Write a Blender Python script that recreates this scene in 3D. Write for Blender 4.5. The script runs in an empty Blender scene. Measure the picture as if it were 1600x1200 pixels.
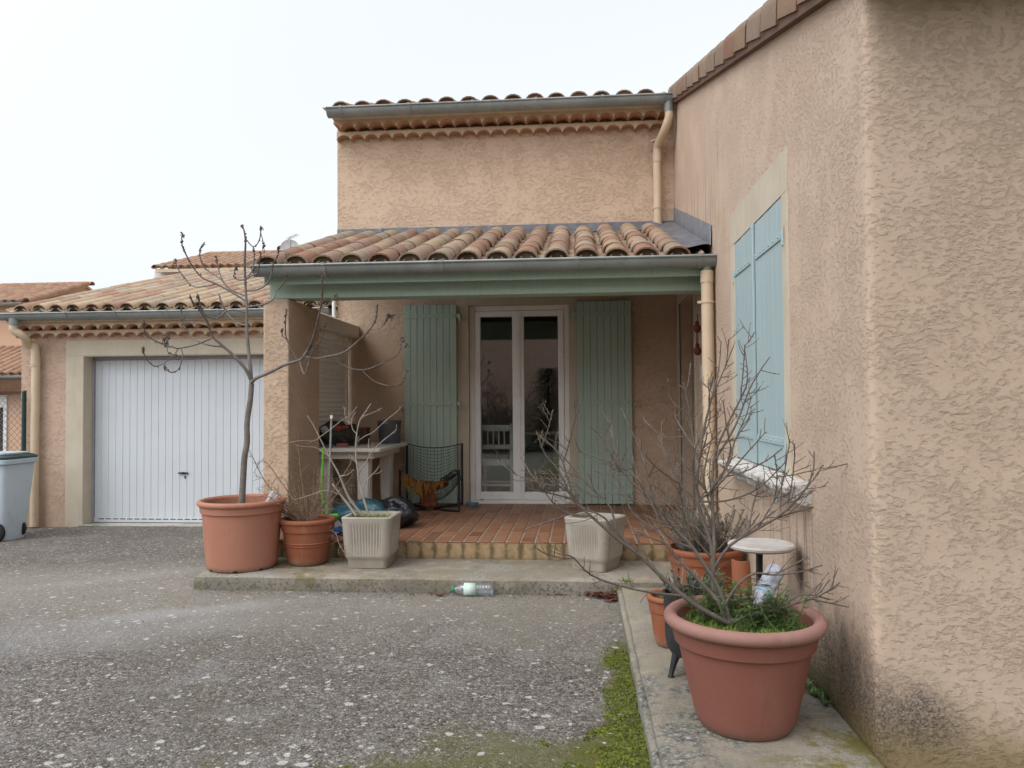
import bpy, bmesh, math, random
from mathutils import Vector, Matrix, noise as mnoise
R = math.radians
scene = bpy.context.scene
col = scene.collection
rng = random.Random(7)

# ------------------------------------------------------------------ camera
EYE = Vector((0, 0, 1.31))
F = 1200.0
cam_rot = Matrix.Rotation(R(4.95), 3, 'Z') @ Matrix.Rotation(R(90 + 1.48), 3, 'X') @ Matrix.Rotation(-0.007, 3, 'Z')
cd = bpy.data.cameras.new("camera")
cd.sensor_width = 36; cd.lens = 27.0; cd.clip_start = 0.05; cd.clip_end = 2000
cam = bpy.data.objects.new("camera", cd)
cam.matrix_world = Matrix.Translation(EYE) @ cam_rot.to_4x4()
col.objects.link(cam); scene.camera = cam


def at(px, py, x=None, y=None, z=None):
    """world point where the photo's pixel meets the plane x=, y= or z="""
    d = cam_rot @ Vector(((px - 800) / F, -(py - 600) / F, -1))
    if x is not None: t = (x - EYE.x) / d.x
    elif y is not None: t = (y - EYE.y) / d.y
    else: t = (z - EYE.z) / d.z
    return EYE + d * t


# ------------------------------------------------------------------ node helpers
class NT:
    def __init__(self, name):
        self.mat = bpy.data.materials.new(name); self.mat.use_nodes = True
        self.t = self.mat.node_tree; self.t.nodes.clear()
        self.out = self.t.nodes.new('ShaderNodeOutputMaterial')

    def n(self, typ, **kw):
        nd = self.t.nodes.new(typ)
        for k, v in kw.items(): setattr(nd, k, v)
        return nd

    def put(self, sock, v):
        if v is None: return
        if hasattr(v, 'links') or isinstance(v, bpy.types.NodeSocket): self.t.links.new(v, sock)
        else:
            if isinstance(v, tuple) and len(v) == 3 and sock.type == 'RGBA': v = (*v, 1)
            sock.default_value = v

    def pos(self): return self.n('ShaderNodeNewGeometry').outputs['Position']
    def island(self): return self.n('ShaderNodeNewGeometry').outputs['Random Per Island']
    def obj(self): return self.n('ShaderNodeTexCoord').outputs['Object']

    def noise(self, vec, scale=5, detail=4, rough=0.55, dist=0):
        nd = self.n('ShaderNodeTexNoise')
        self.put(nd.inputs['Vector'], vec); self.put(nd.inputs['Scale'], scale)
        self.put(nd.inputs['Detail'], detail); self.put(nd.inputs['Roughness'], rough); self.put(nd.inputs['Distortion'], dist)
        return nd.outputs[0]

    def noisec(self, vec, scale=5, detail=4):
        nd = self.n('ShaderNodeTexNoise'); self.put(nd.inputs['Vector'], vec)
        self.put(nd.inputs['Scale'], scale); self.put(nd.inputs['Detail'], detail)
        return nd.outputs['Color']

    def vor(self, vec, scale=5, feature='F1', rand=1.0, smooth=None):
        nd = self.n('ShaderNodeTexVoronoi', feature=feature)
        self.put(nd.inputs['Vector'], vec); self.put(nd.inputs['Scale'], scale); self.put(nd.inputs['Randomness'], rand)
        return nd

    def math(self, op, a, b=0.0, c=None, clamp=False):
        nd = self.n('ShaderNodeMath', operation=op, use_clamp=clamp)
        self.put(nd.inputs[0], a); self.put(nd.inputs[1], b)
        if c is not None: self.put(nd.inputs[2], c)
        return nd.outputs[0]

    def vmath(self, op, a, b):
        nd = self.n('ShaderNodeVectorMath', operation=op)
        self.put(nd.inputs[0], a); self.put(nd.inputs[1], b)
        return nd.outputs[0]

    def mul(self, a, b): return self.math('MULTIPLY', a, b)
    def addv(self, a, b): return self.math('ADD', a, b)

    def step(self, v, a, b, lo=0.0, hi=1.0):
        nd = self.n('ShaderNodeMapRange', interpolation_type='SMOOTHSTEP')
        for i, x in enumerate((v, a, b, lo, hi)): self.put(nd.inputs[i], x)
        return nd.outputs[0]

    def ramp(self, fac, stops, interp='LINEAR'):
        nd = self.n('ShaderNodeValToRGB'); cr = nd.color_ramp; cr.interpolation = interp
        while len(cr.elements) < len(stops): cr.elements.new(0.5)
        for e, (p, c) in zip(cr.elements, stops):
            e.position = p; e.color = (*c, 1) if len(c) == 3 else c
        self.put(nd.inputs[0], fac)
        return nd.outputs[0]

    def mix(self, fac, a, b, blend='MIX'):
        nd = self.n('ShaderNodeMix', data_type='RGBA', blend_type=blend)
        self.put(nd.inputs[0], fac); self.put(nd.inputs[6], a); self.put(nd.inputs[7], b)
        return nd.outputs[2]

    def sep(self, v):
        nd = self.n('ShaderNodeSeparateXYZ'); self.put(nd.inputs[0], v); return nd.outputs

    def scalev(self, v, s):
        nd = self.n('ShaderNodeMapping'); self.put(nd.inputs[0], v); nd.inputs['Scale'].default_value = s
        return nd.outputs[0]

    def bump(self, h, strength=0.5, dist=0.01, normal=None):
        nd = self.n('ShaderNodeBump'); self.put(nd.inputs['Height'], h)
        nd.inputs['Strength'].default_value = strength; nd.inputs['Distance'].default_value = dist
        if normal is not None: self.put(nd.inputs['Normal'], normal)
        return nd.outputs[0]

    def surf(self, color, rough=0.8, normal=None, metallic=0.0, spec=0.35, trans=0.0):
        b = self.n('ShaderNodeBsdfPrincipled')
        self.put(b.inputs['Base Color'], color); self.put(b.inputs['Roughness'], rough); self.put(b.inputs['Metallic'], metallic)
        b.inputs['Specular IOR Level'].default_value = spec
        if trans: b.inputs['Transmission Weight'].default_value = trans
        if normal is not None: self.put(b.inputs['Normal'], normal)
        self.t.links.new(b.outputs[0], self.out.inputs[0])
        return self.mat


def simple(name, c1, c2=None, rough=0.7, ns=6.0, bs=60.0, bump=0.15, dist=0.004, metallic=0.0, spec=0.35, island=None, grime=None):
    k = NT(name); p = k.obj()
    c2 = c2 or tuple(x * 0.82 for x in c1)
    c = k.mix(k.step(k.noise(p, ns, 5, 0.6), 0.32, 0.68), c1, c2)
    if island:
        c = k.mix(k.mul(k.island(), island), c, tuple(x * 0.5 for x in c1))
    if grime:
        gcol, amt, gs = grime
        c = k.mix(k.mul(k.step(k.noise(p, gs, 8, 0.7), 0.52, 0.72), amt), c, gcol)
    nr = k.bump(k.noise(p, bs, 4, 0.6), bump, dist) if bump else None
    return k.surf(c, rough, nr, metallic, spec)


# ------------------------------------------------------------------ mesh helpers
ROOT = {}


class MB:
    def __init__(self): self.v = []; self.f = []; self.m = []

    def add(self, verts, faces, mi=0):
        b = len(self.v); self.v.extend(Vector(x) for x in verts)
        for f in faces: self.f.append([b + i for i in f]); self.m.append(mi)

    def box(self, x0, y0, z0, x1, y1, z1, mi=0):
        x0, x1 = sorted((x0, x1)); y0, y1 = sorted((y0, y1)); z0, z1 = sorted((z0, z1))
        self.add([(x0, y0, z0), (x1, y0, z0), (x1, y1, z0), (x0, y1, z0), (x0, y0, z1), (x1, y0, z1), (x1, y1, z1), (x0, y1, z1)],
                 [(0, 3, 2, 1), (4, 5, 6, 7), (0, 1, 5, 4), (1, 2, 6, 5), (2, 3, 7, 6), (3, 0, 4, 7)], mi)
        return self

    def obox(self, c, sx, sy, sz, rot=None, mi=0):
        b = MB().box(-sx / 2, -sy / 2, -sz / 2, sx / 2, sy / 2, sz / 2)
        M = rot if rot is not None else Matrix.Identity(3)
        c = Vector(c)
        self.add([M @ q + c for q in b.v], b.f, mi); return self

    def tube(self, pts, r, n=6, mi=0, cap=True):
        pts = [Vector(p) for p in pts]
        if isinstance(r, (int, float)): r = [r] * len(pts)
        verts = []; up = None
        for i, p in enumerate(pts):
            d = (pts[min(i + 1, len(pts) - 1)] - pts[max(i - 1, 0)])
            if d.length < 1e-9: d = Vector((0, 0, 1))
            d.normalize()
            if up is None:
                up = d.orthogonal().normalized()
            else:
                up = up - d * up.dot(d)
                up = d.orthogonal().normalized() if up.length < 1e-6 else up.normalized()
            s = d.cross(up)
            for k in range(n):
                a = 2 * math.pi * k / n
                verts.append(p + (up * math.cos(a) + s * math.sin(a)) * r[i])
        faces = []
        for i in range(len(pts) - 1):
            for k in range(n):
                faces.append((i * n + k, i * n + (k + 1) % n, (i + 1) * n + (k + 1) % n, (i + 1) * n + k))
        if cap:
            faces.append(tuple(reversed(range(n)))); faces.append(tuple((len(pts) - 1) * n + k for k in range(n)))
        self.add(verts, faces, mi); return self

    def lathe(self, prof, c=(0, 0, 0), n=40, mi=0, rot=None, capb=True, capt=True, wob=0.0):
        c = Vector(c); verts = []
        for (r, z) in prof:
            for k in range(n):
                a = 2 * math.pi * k / n
                rr = r * (1 + wob * math.sin(3 * a + z * 9))
                q = Vector((rr * math.cos(a), rr * math.sin(a), z))
                verts.append((rot @ q if rot is not None else q) + c)
        faces = []
        for i in range(len(prof) - 1):
            for k in range(n):
                faces.append((i * n + k, i * n + (k + 1) % n, (i + 1) * n + (k + 1) % n, (i + 1) * n + k))
        if capb: faces.append(tuple(reversed(range(n))))
        if capt: faces.append(tuple((len(prof) - 1) * n + k for k in range(n)))
        self.add(verts, faces, mi); return self

    def prism(self, poly, axis, a, b, mi=0):
        """poly of (u,v) in the plane across axis, extruded from a to b"""
        def w(u, v, t):
            return {'x': (t, u, v), 'y': (u, t, v), 'z': (u, v, t)}[axis]
        n = len(poly)
        self.add([w(u, v, a) for u, v in poly] + [w(u, v, b) for u, v in poly],
                 [tuple(range(n)), tuple(range(2 * n - 1, n - 1, -1))] + [(i, (i + 1) % n, n + (i + 1) % n, n + i) for i in range(n)], mi)
        return self

    def ball(self, c, r, sx=1, sy=1, sz=1, nu=8, nv=6, mi=0, disp=None, rot=None):
        c = Vector(c); verts = []; faces = []
        for j in range(nv + 1):
            th = math.pi * j / nv
            for i in range(nu):
                ph = 2 * math.pi * i / nu
                q = Vector((math.sin(th) * math.cos(ph), math.sin(th) * math.sin(ph), math.cos(th)))
                rr = r * (disp(q) if disp else 1)
                q = Vector((q.x * rr * sx, q.y * rr * sy, q.z * rr * sz))
                verts.append(c + (rot @ q if rot is not None else q))
        for j in range(nv):
            for i in range(nu):
                faces.append((j * nu + i, j * nu + (i + 1) % nu, (j + 1) * nu + (i + 1) % nu, (j + 1) * nu + i))
        self.add(verts, faces, mi); return self

    def build(self, name, mats, parent=None, angle=38, smooth=True, bevel=0.0, segs=2, merge=False, recalc=True, loc=None):
        me = bpy.data.meshes.new(name)
        off = ROOT[parent.name] if parent is not None else Vector(loc or (0, 0, 0))
        me.from_pydata([tuple(v - off) for v in self.v], [], self.f)
        if not isinstance(mats, (list, tuple)): mats = [mats]
        for m in mats: me.materials.append(m)
        me.polygons.foreach_set('material_index', self.m)
        if merge or recalc:
            bm = bmesh.new(); bm.from_mesh(me)
            if merge: bmesh.ops.remove_doubles(bm, verts=bm.verts, dist=0.0004)
            if recalc: bmesh.ops.recalc_face_normals(bm, faces=bm.faces)
            bm.to_mesh(me); bm.free()
        if smooth:
            me.polygons.foreach_set('use_smooth', [True] * len(me.polygons))
            me.set_sharp_from_angle(angle=R(angle))
        me.update()
        o = bpy.data.objects.new(name, me); col.objects.link(o)
        if parent is not None: o.parent = parent
        else: o.location = off
        ROOT[o.name] = off
        if bevel:
            b = o.modifiers.new('bevel', 'BEVEL'); b.width = bevel; b.segments = segs; b.limit_method = 'ANGLE'; b.angle_limit = R(50)
            b.harden_normals = False
        return o


def tag(o, label=None, cat=None, group=None, kind=None):
    if label: o['label'] = label
    if cat: o['category'] = cat
    if group: o['group'] = group
    if kind: o['kind'] = kind
    return o


def thing(name, label, cat, loc=(0, 0, 0), group=None):
    o = bpy.data.objects.new(name, None); o.empty_display_size = 0.1
    o.location = loc; col.objects.link(o); ROOT[o.name] = Vector(loc)
    return tag(o, label, cat, group)


def panel(mb, W, us, zs, holes, th, ztop=None, mi=0):
    """wall panel with rectangular holes; W(u, z, t) -> point, t from 0 (outer) to th"""
    us = sorted(set(us) | {a for h in holes for a in h[:2]}); zs = sorted(set(zs) | {a for h in holes for a in h[2:]})
    def Z(j, u): return ztop(u) if (ztop and j == len(zs) - 1) else zs[j]
    def hole(i, j):
        if i < 0 or j < 0 or i >= len(us) - 1 or j >= len(zs) - 1: return True
        cu = (us[i] + us[i + 1]) / 2; cz = (zs[j] + zs[j + 1]) / 2
        return any(h[0] < cu < h[1] and h[2] < cz < h[3] for h in holes)
    idx = {}
    def V(i, j, k):
        key = (i, j, k)
        if key not in idx:
            idx[key] = len(mb.v); mb.v.append(Vector(W(us[i], Z(j, us[i]), k * th)))
        return idx[key]
    def face(*a): mb.f.append(list(a)); mb.m.append(mi)
    for i in range(len(us) - 1):
        for j in range(len(zs) - 1):
            if hole(i, j): continue
            for k in (0, 1): face(V(i, j, k), V(i + 1, j, k), V(i + 1, j + 1, k), V(i, j + 1, k))
            if hole(i - 1, j): face(V(i, j, 0), V(i, j + 1, 0), V(i, j + 1, 1), V(i, j, 1))
            if hole(i + 1, j): face(V(i + 1, j, 0), V(i + 1, j + 1, 0), V(i + 1, j + 1, 1), V(i + 1, j, 1))
            if hole(i, j - 1): face(V(i, j, 0), V(i + 1, j, 0), V(i + 1, j, 1), V(i, j, 1))
            if hole(i, j + 1): face(V(i, j + 1, 0), V(i + 1, j + 1, 0), V(i + 1, j + 1, 1), V(i, j + 1, 1))


def tile(mb, p, up, side, nrm, w0, w1, L, h0, h1, th=0.013, seg=7, mi=0):
    """one barrel tile: p = middle of its lower end"""
    vs = []
    for (q, w, h) in ((p, w0, h0), (p + up * L, w1, h1)):
        for (ww, hh) in ((w, h), (w - th, h - th)):
            for k in range(seg + 1):
                a = math.pi * k / seg
                vs.append(q - side * (ww * math.cos(a)) + nrm * (hh * math.sin(a)))
    s = seg + 1; fs = []
    for k in range(seg):
        fs.append((k, k + 1, 2 * s + k + 1, 2 * s + k))
        fs.append((s + k, s + k + 1, 3 * s + k + 1, 3 * s + k))
        fs.append((k, k + 1, s + k + 1, s + k))
        fs.append((2 * s + k, 2 * s + k + 1, 3 * s + k + 1, 3 * s + k))
    fs.append((0, s, 3 * s, 2 * s)); fs.append((seg, s + seg, 3 * s + seg, 2 * s + seg))
    mb.add(vs, fs, mi)


def tile_roof(mb, p0, side, up, ncol, nrow, sp, step, seed=1, lean=0.0, skip=None, plug=0):
    """barrel-tile slope: p0 = lower corner, columns along side, rows going up"""
    rg = random.Random(seed)
    side = Vector(side).normalized(); up = Vector(up).normalized(); nrm = side.cross(up).normalized()
    if nrm.z < 0: nrm = -nrm
    r = sp * 0.405
    for c in range(ncol):
        for q in range(nrow):
            base = Vector(p0) + side * (sp * (c + 0.5)) + up * (step * q)
            if skip and skip(base): continue
            j = lambda s: rg.uniform(-s, s)
            u2 = (up + side * j(0.022) + nrm * (0.028 + j(0.006))).normalized()
            tile(mb, base + side * j(0.006) + up * j(0.012) + nrm * (0.018 + j(0.004)), u2, side, nrm, r * 1.06, r * 0.84, step * 1.22, r * 0.80, r * 0.63)
            if q == 0:                              # disc filling the mouth of the lowest tile
                bb = base + u2 * 0.035; vs = [bb + nrm * 0.004]
                for kk in range(9):
                    a = math.pi * kk / 8; vs.append(bb - side * (r * 1.02 * math.cos(a)) + nrm * (0.016 + r * 0.74 * math.sin(a)))
                mb.add(vs, [(0, kk, kk + 1) for kk in range(1, 9)], plug)
    for c in range(ncol + 1):
        for q in range(nrow):
            base = Vector(p0) + side * (sp * c) + up * (step * q)
            if skip and skip(base): continue
            u2 = (up + nrm * 0.02).normalized()
            tile(mb, base + nrm * 0.035 - up * 0.01, u2, side, -nrm, r * 0.9, r * 1.0, step * 1.2, r * 0.5, r * 0.55, th=0.012, seg=4)


def gutter(parent, x0, x1, yc, ztop, r, mats, brackets, name='gutter'):
    """half-round zinc gutter running along x"""
    mb = MB(); seg = 10
    prof = []
    for k in range(seg + 1):
        a = math.pi + math.pi * k / seg
        prof.append((yc + r * math.cos(a), ztop + r * math.sin(a)))
    inner = []
    for k in range(seg, -1, -1):
        a = math.pi + math.pi * k / seg
        inner.append((yc + (r - 0.004) * math.cos(a), ztop + (r - 0.004) * math.sin(a)))
    mb.prism(prof + inner, 'x', x0, x1)
    for xe in (x0 - 0.002, x1 - 0.001):
        mb.prism(prof, 'x', xe, xe + 0.003)
    mb.tube([(x0 - 0.002, yc - r - 0.004, ztop + 0.001), (x1 + 0.002, yc - r - 0.004, ztop + 0.001)], 0.010, 8)
    g = mb.build(name, mats, parent)
    for bx in brackets:
        b = MB(); pr = []; pi = []
        for k in range(seg + 1):
            a = math.pi + math.pi * 0.8 * k / seg
            pr.append((yc + (r + 0.006) * math.cos(a), ztop + (r + 0.006) * math.sin(a)))
            pi.append((yc + (r + 0.001) * math.cos(a), ztop + (r + 0.001) * math.sin(a)))
        b.prism(pr + pi[::-1], 'x', bx - 0.014, bx + 0.014)
        b.box(bx - 0.016, yc - r - 0.018, ztop - 0.006, bx + 0.016, yc - r + 0.012, ztop + 0.014)
        b.build('bracket', mats, g)
    return g


def corbel(parent, x0, x1, ywall, z0, rows, mats, rowh=0.086, out=0.095, sp=0.152, arc=0.057, name='cornice'):
    """genoise: rows of half-round tiles bedded in mortar under the eaves (mats: mortar, tile)"""
    mb = MB()
    for k in range(rows):
        yf = ywall - out * (k + 1) + 0.012 * (k == 0); yb = ywall - out * k if k else ywall
        zb = z0 + rowh * k; zt = zb + rowh
        n = max(1, round((x1 - x0) / sp)); s = (x1 - x0) / n
        ph = 0.5 * s if k % 2 else 0.0
        S = 8
        xs = [x0 + s * (i / S) for i in range(n * S + 1)]
        def cz(x, h=arc):
            t = ((x - x0 + ph) / s) % 1.0
            return zb + h * max(0.0, 1 - abs(2 * t - 1) ** 2) ** 0.5
        vs = []; fs_m = []; fs_t = []
        for x in xs:
            c = cz(x)
            vs += [(x, yf, zt), (x, yf, c), (x, ywall, c), (x, yf - 0.002, c - 0.0005), (x, yf - 0.002, max(zb - 0.002, c - 0.009)), (x, ywall, max(zb - 0.002, c - 0.009)), (x, ywall, zt)]
        for i in range(len(xs) - 1):
            a, b = i * 7, i * 7 + 7
            fs_m.append((a, b, b + 1, a + 1)); fs_m.append((a, b, b + 6, a + 6))
            fs_t.append((a + 3, b + 3, b + 4, a + 4)); fs_t.append((a + 4, b + 4, b + 5, a + 5)); fs_t.append((a + 1, b + 1, b + 3, a + 3))
        b0 = len(mb.v)
        mb.add(vs, fs_m, 0)
        for f in fs_t: mb.f.append([b0 + i for i in f]); mb.m.append(1)
        for e in (0, len(xs) - 1):
            a = b0 + e * 7
            mb.f.append([a, a + 1, a + 2, a + 6]); mb.m.append(0)
    return mb.build(name, mats, parent, recalc=False, angle=30)


def smooth_line(pts, k=3):
    """Catmull-Rom through pts"""
    if len(pts) < 3: return [Vector(p) for p in pts]
    P = [Vector(p) for p in pts]; out = []
    for i in range(len(P) - 1):
        p0, p1, p2, p3 = P[max(i - 1, 0)], P[i], P[i + 1], P[min(i + 2, len(P) - 1)]
        for s in range(k):
            t = s / k
            out.append(0.5 * ((2 * p1) + (p2 - p0) * t + (2 * p0 - 5 * p1 + 4 * p2 - p3) * t * t + (3 * p1 - p0 - 3 * p2 + p3) * t ** 3))
    out.append(P[-1]); return out
SKY_STR, SKY_LO, SKY_HI, SUN_E, EXPO = 0.12, 1.55, 3.3, 0.42, 0.0
# ------------------------------------------------------------------ materials
def stucco(name, c1, c2, deep=1.0, mould=False, scale=1.0):
    k = NT(name); p = k.pos()
    w = k.vmath('ADD', p, k.vmath('MULTIPLY', k.vmath('SUBTRACT', k.noisec(p, 9 * scale, 3), (0.5, 0.5, 0.5)), (0.02, 0.02, 0.02)))
    n1 = k.noise(k.scalev(w, (1, 1, 1.5)), 40 * scale, 7, 0.66)
    region = k.step(k.noise(p, 3.6, 5, 0.65), 0.40, 0.66)
    thr = k.addv(0.545, k.mul(region, -0.105))            # trowelled flat above this level
    plate = k.math('SMOOTH_MIN', n1, thr, 0.03)
    n2 = k.noise(k.scalev(w, (1, 1, 1.4)), 62 * scale, 5, 0.7)
    fine = k.noise(p, 260, 2, 0.6)
    patch = k.step(k.noise(p, 2.6, 3, 0.5), 0.38, 0.66)
    h = k.addv(k.mul(plate, 1.0), k.addv(k.mul(n2, k.addv(0.07, k.mul(region, -0.035))), k.mul(fine, 0.02)))
    big = k.step(k.noise(p, 0.9, 5, 0.6), 0.3, 0.7)
    c = k.mix(big, c1, c2)
    c = k.mix(k.mul(k.step(k.addv(k.mul(n1, 0.6), k.mul(n2, 0.4)), 0.42, 0.32), 0.10), c, tuple(x * 0.62 for x in c1))      # crevice shade of the pits mixed into the colour
    c = k.mix(k.mul(k.step(k.noise(p, 5.5, 6, 0.7), 0.5, 0.75), 0.20), c, tuple(min(1, x * 1.18) for x in c2))
    if mould:
        s = k.sep(p); x, y, z = s[0], s[1], s[2]
        nn = k.noise(k.scalev(p, (1, 1, 0.6)), 7, 6, 0.7)
        lim = k.addv(0.20, k.mul(nn, 0.75))                      # height the damp has climbed to
        near = k.step(y, 4.6, 3.5)
        face = k.step(x, 1.12, 1.02)
        m1 = k.mul(k.mul(k.step(z, lim, k.addv(lim, -0.42)), near), face)
        spk = k.step(k.noise(p, 120, 4, 0.7), 0.40, 0.60)
        c = k.mix(k.mul(m1, k.addv(0.45, k.mul(spk, 0.5))), c, (0.055, 0.052, 0.045))
        # damp round the corner, in the shape of a low hump
        dx = k.math('SUBTRACT', x, 1.17); dz = k.math('SUBTRACT', z, 0.19)
        d = k.math('SQRT', k.addv(k.math('POWER', k.math('DIVIDE', dx, 0.21), 2), k.math('POWER', k.math('DIVIDE', dz, 0.19), 2)))
        m2 = k.mul(k.step(k.addv(d, k.mul(nn, 0.9)), 1.55, 0.75), k.step(x, 1.02, 1.05))
        m2 = k.mul(m2, k.step(y, 3.2, 3.0))
        c = k.mix(k.mul(m2, k.addv(0.40, k.mul(spk, 0.5))), c, (0.075, 0.07, 0.068))
        # green-yellow algae at the foot of the corner
        m3 = k.mul(k.step(z, k.addv(0.10, k.mul(nn, 0.35)), 0.02), k.step(y, 4.2, 3.2))
        c = k.mix(k.mul(m3, 0.7), c, (0.17, 0.125, 0.035))
        m4 = k.mul(k.mul(k.step(z, k.addv(0.0, k.mul(nn, 0.5)), 0.0), k.step(y, 4.3, 3.7)), k.mul(k.step(y, 3.15, 3.35), face))
        c = k.mix(k.mul(m4, 0.9), c, (0.035, 0.05, 0.012))
        # dark patch on the wall just below the stool top
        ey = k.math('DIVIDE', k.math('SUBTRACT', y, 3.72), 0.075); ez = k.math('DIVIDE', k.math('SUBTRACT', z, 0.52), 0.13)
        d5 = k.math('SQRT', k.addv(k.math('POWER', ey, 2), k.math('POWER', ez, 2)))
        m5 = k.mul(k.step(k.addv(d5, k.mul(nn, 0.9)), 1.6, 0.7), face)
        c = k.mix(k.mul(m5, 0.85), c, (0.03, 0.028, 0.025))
        # rain streaks under the lead at the inner corner, and under the sill
        g = k.noise(k.scalev(p, (1, 9, 0.5)), 2.2, 5, 0.6)
        m6 = k.mul(k.mul(k.step(z, 2.35, 2.7), k.step(z, 3.5, 2.9)), k.mul(k.step(y, 5.3, 5.9), k.step(g, 0.5, 0.62)))
        c = k.mix(k.mul(m6, 0.45), c, (0.16, 0.13, 0.10))
        m7 = k.mul(k.mul(k.step(z, 0.35, 0.62), k.step(z, 0.86, 0.80)), k.mul(k.mul(k.step(y, 3.4, 3.6), k.step(y, 4.7, 4.5)), k.step(g, 0.50, 0.60)))
        c = k.mix(k.mul(m7, 0.5), c, (0.13, 0.11, 0.09))
    return k.surf(c, 0.92, k.bump(h, 1.0, 0.0150 * deep), spec=0.15)


def tiles_mat(name, dark=1.0, warm=0.0):
    k = NT(name); p = k.obj()
    cols = [(0.454, 0.315, 0.199), (0.326, 0.196, 0.142), (0.512, 0.399, 0.256), (0.384, 0.329, 0.248), (0.358, 0.168, 0.114), (0.442, 0.385, 0.305), (0.518, 0.427, 0.284), (0.384, 0.259, 0.199)]
    cols = [tuple(x * dark for x in c) for c in cols]
    if warm: cols = [tuple(a * (1 - warm) + b * warm for a, b in zip(c, (0.33 * dark, 0.15 * dark, 0.085 * dark))) for c in cols]
    av = tuple(sum(c[i] for c in cols) / len(cols) for i in range(3)); cols = [tuple(a * 0.66 + b * 0.34 for a, b in zip(c, av)) for c in cols]
    c = k.ramp(k.island(), [(i / len(cols), cc) for i, cc in enumerate(cols)], 'CONSTANT')
    n = k.noise(p, 9, 5, 0.65)
    c = k.mix(k.mul(k.step(n, 0.42, 0.7), 0.45), c, tuple(x * dark for x in (0.26, 0.19, 0.135)))
    c = k.mix(k.mul(k.step(k.noise(p, 34, 5, 0.7), 0.56, 0.74), 0.5), c, tuple(x * dark for x in (0.11, 0.09, 0.075)))
    c = k.mix(k.mul(k.step(k.noise(p, 21, 3, 0.7), 0.62, 0.72), 0.35), c, tuple(x * dark for x in (0.55, 0.47, 0.36)))
    return k.surf(c, 0.9, k.bump(k.noise(p, 70, 4), 0.3, 0.004), spec=0.2)


M = {}
M['stucco'] = stucco('stucco', (0.567, 0.415, 0.298), (0.611, 0.459, 0.340), 2.0, scale=0.68)
M['stucco_wing'] = stucco('stucco_wing', (0.508, 0.384, 0.291), (0.556, 0.430, 0.335), 1.12, mould=True, scale=0.92)
M['stucco_garage'] = stucco('stucco_garage', (0.487, 0.346, 0.257), (0.531, 0.39, 0.294), 1.7, scale=0.68)
M['stucco_far'] = stucco('stucco_far', (0.57, 0.37, 0.26), (0.60, 0.40, 0.28), 0.5)
M['stucco_pink'] = stucco('stucco_pink', (0.50, 0.33, 0.26), (0.54, 0.36, 0.29), 0.5)


def render_mat():
    k = NT('smooth_render'); p = k.pos()
    c = k.mix(k.step(k.noise(p, 3.5, 5, 0.6), 0.3, 0.7), (0.490, 0.430, 0.329), (0.549, 0.490, 0.389))
    c = k.mix(k.mul(k.step(k.noise(k.scalev(p, (3, 3, 0.5)), 4, 6, 0.7), 0.5, 0.75), 0.35), c, (0.38, 0.31, 0.20))
    s = k.sep(p)
    for px_, py_, dz in ((1226, 352, 0.16), (1147, 424, 0.13), (1232, 776, 0.09)):       # rust run down from the shutter hinges
        q = at(px_, py_, x=1.03)
        m = k.mul(k.step(k.math('ABSOLUTE', k.math('SUBTRACT', s[1], q.y)), 0.022, 0.006), k.mul(k.step(s[2], q.z + 0.01, q.z - 0.015), k.step(s[2], q.z - dz, q.z - dz * 0.3)))
        c = k.mix(k.mul(k.mul(m, k.step(s[0], 0.9, 1.0)), 0.6), c, (0.27, 0.13, 0.06))
    return k.surf(c, 0.9, k.bump(k.noise(p, 130, 4, 0.7), 0.3, 0.004), spec=0.15)


M['render'] = render_mat()
M['mortar'] = simple('mortar', (0.630, 0.517, 0.368), (0.546, 0.429, 0.299), 0.9, 8, 90, 0.25, 0.004, spec=0.15, grime=((0.315, 0.242, 0.161), 0.4, 14))
M['tile'] = tiles_mat('roof_tile', 0.76, 0.12)
M['tile_garage'] = tiles_mat('garage_tile', 0.95)
M['tile_verge'] = tiles_mat('verge_tile', 0.62, 0.25)
M['tile_far'] = tiles_mat('roof_tile_far', 0.95, 0.55)
M['cornice_tile'] = simple('cornice_tile', (0.483, 0.275, 0.168), (0.380, 0.217, 0.144), 0.9, 7, 60, 0.2, spec=0.15)
M['zinc'] = simple('zinc', (0.250, 0.275, 0.270), (0.338, 0.360, 0.348), 0.55, 4, 30, 0.08, 0.002, metallic=0.35, spec=0.4, grime=((0.150, 0.159, 0.150), 0.5, 9))
M['lead'] = simple('lead', (0.19, 0.195, 0.215), (0.13, 0.135, 0.15), 0.6, 9, 35, 0.25, 0.006, metallic=0.3, grime=((0.30, 0.29, 0.28), 0.6, 11))
M['pipe'] = simple('pipe', (0.62, 0.49, 0.345), (0.57, 0.45, 0.31), 0.5, 5, 40, 0.03, grime=((0.42, 0.32, 0.22), 0.3, 7))


def shutter_mat(name, c1, c2, wear):
    k = NT(name); p = k.obj()
    g = k.noise(k.scalev(p, (9, 9, 0.7)), 6, 5, 0.65)
    c = k.mix(k.step(g, 0.3, 0.7), c1, c2)
    c = k.mix(k.mul(k.island(), 0.12), c, tuple(x * 0.75 for x in c1))
    c = k.mix(k.mul(k.step(k.noise(k.scalev(p, (14, 14, 1.0)), 5, 6, 0.7), 0.57, 0.72), wear), c, tuple(x * 0.62 for x in c2))
    return k.surf(c, 0.6, k.bump(g, 0.12, 0.003), spec=0.3)


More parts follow.
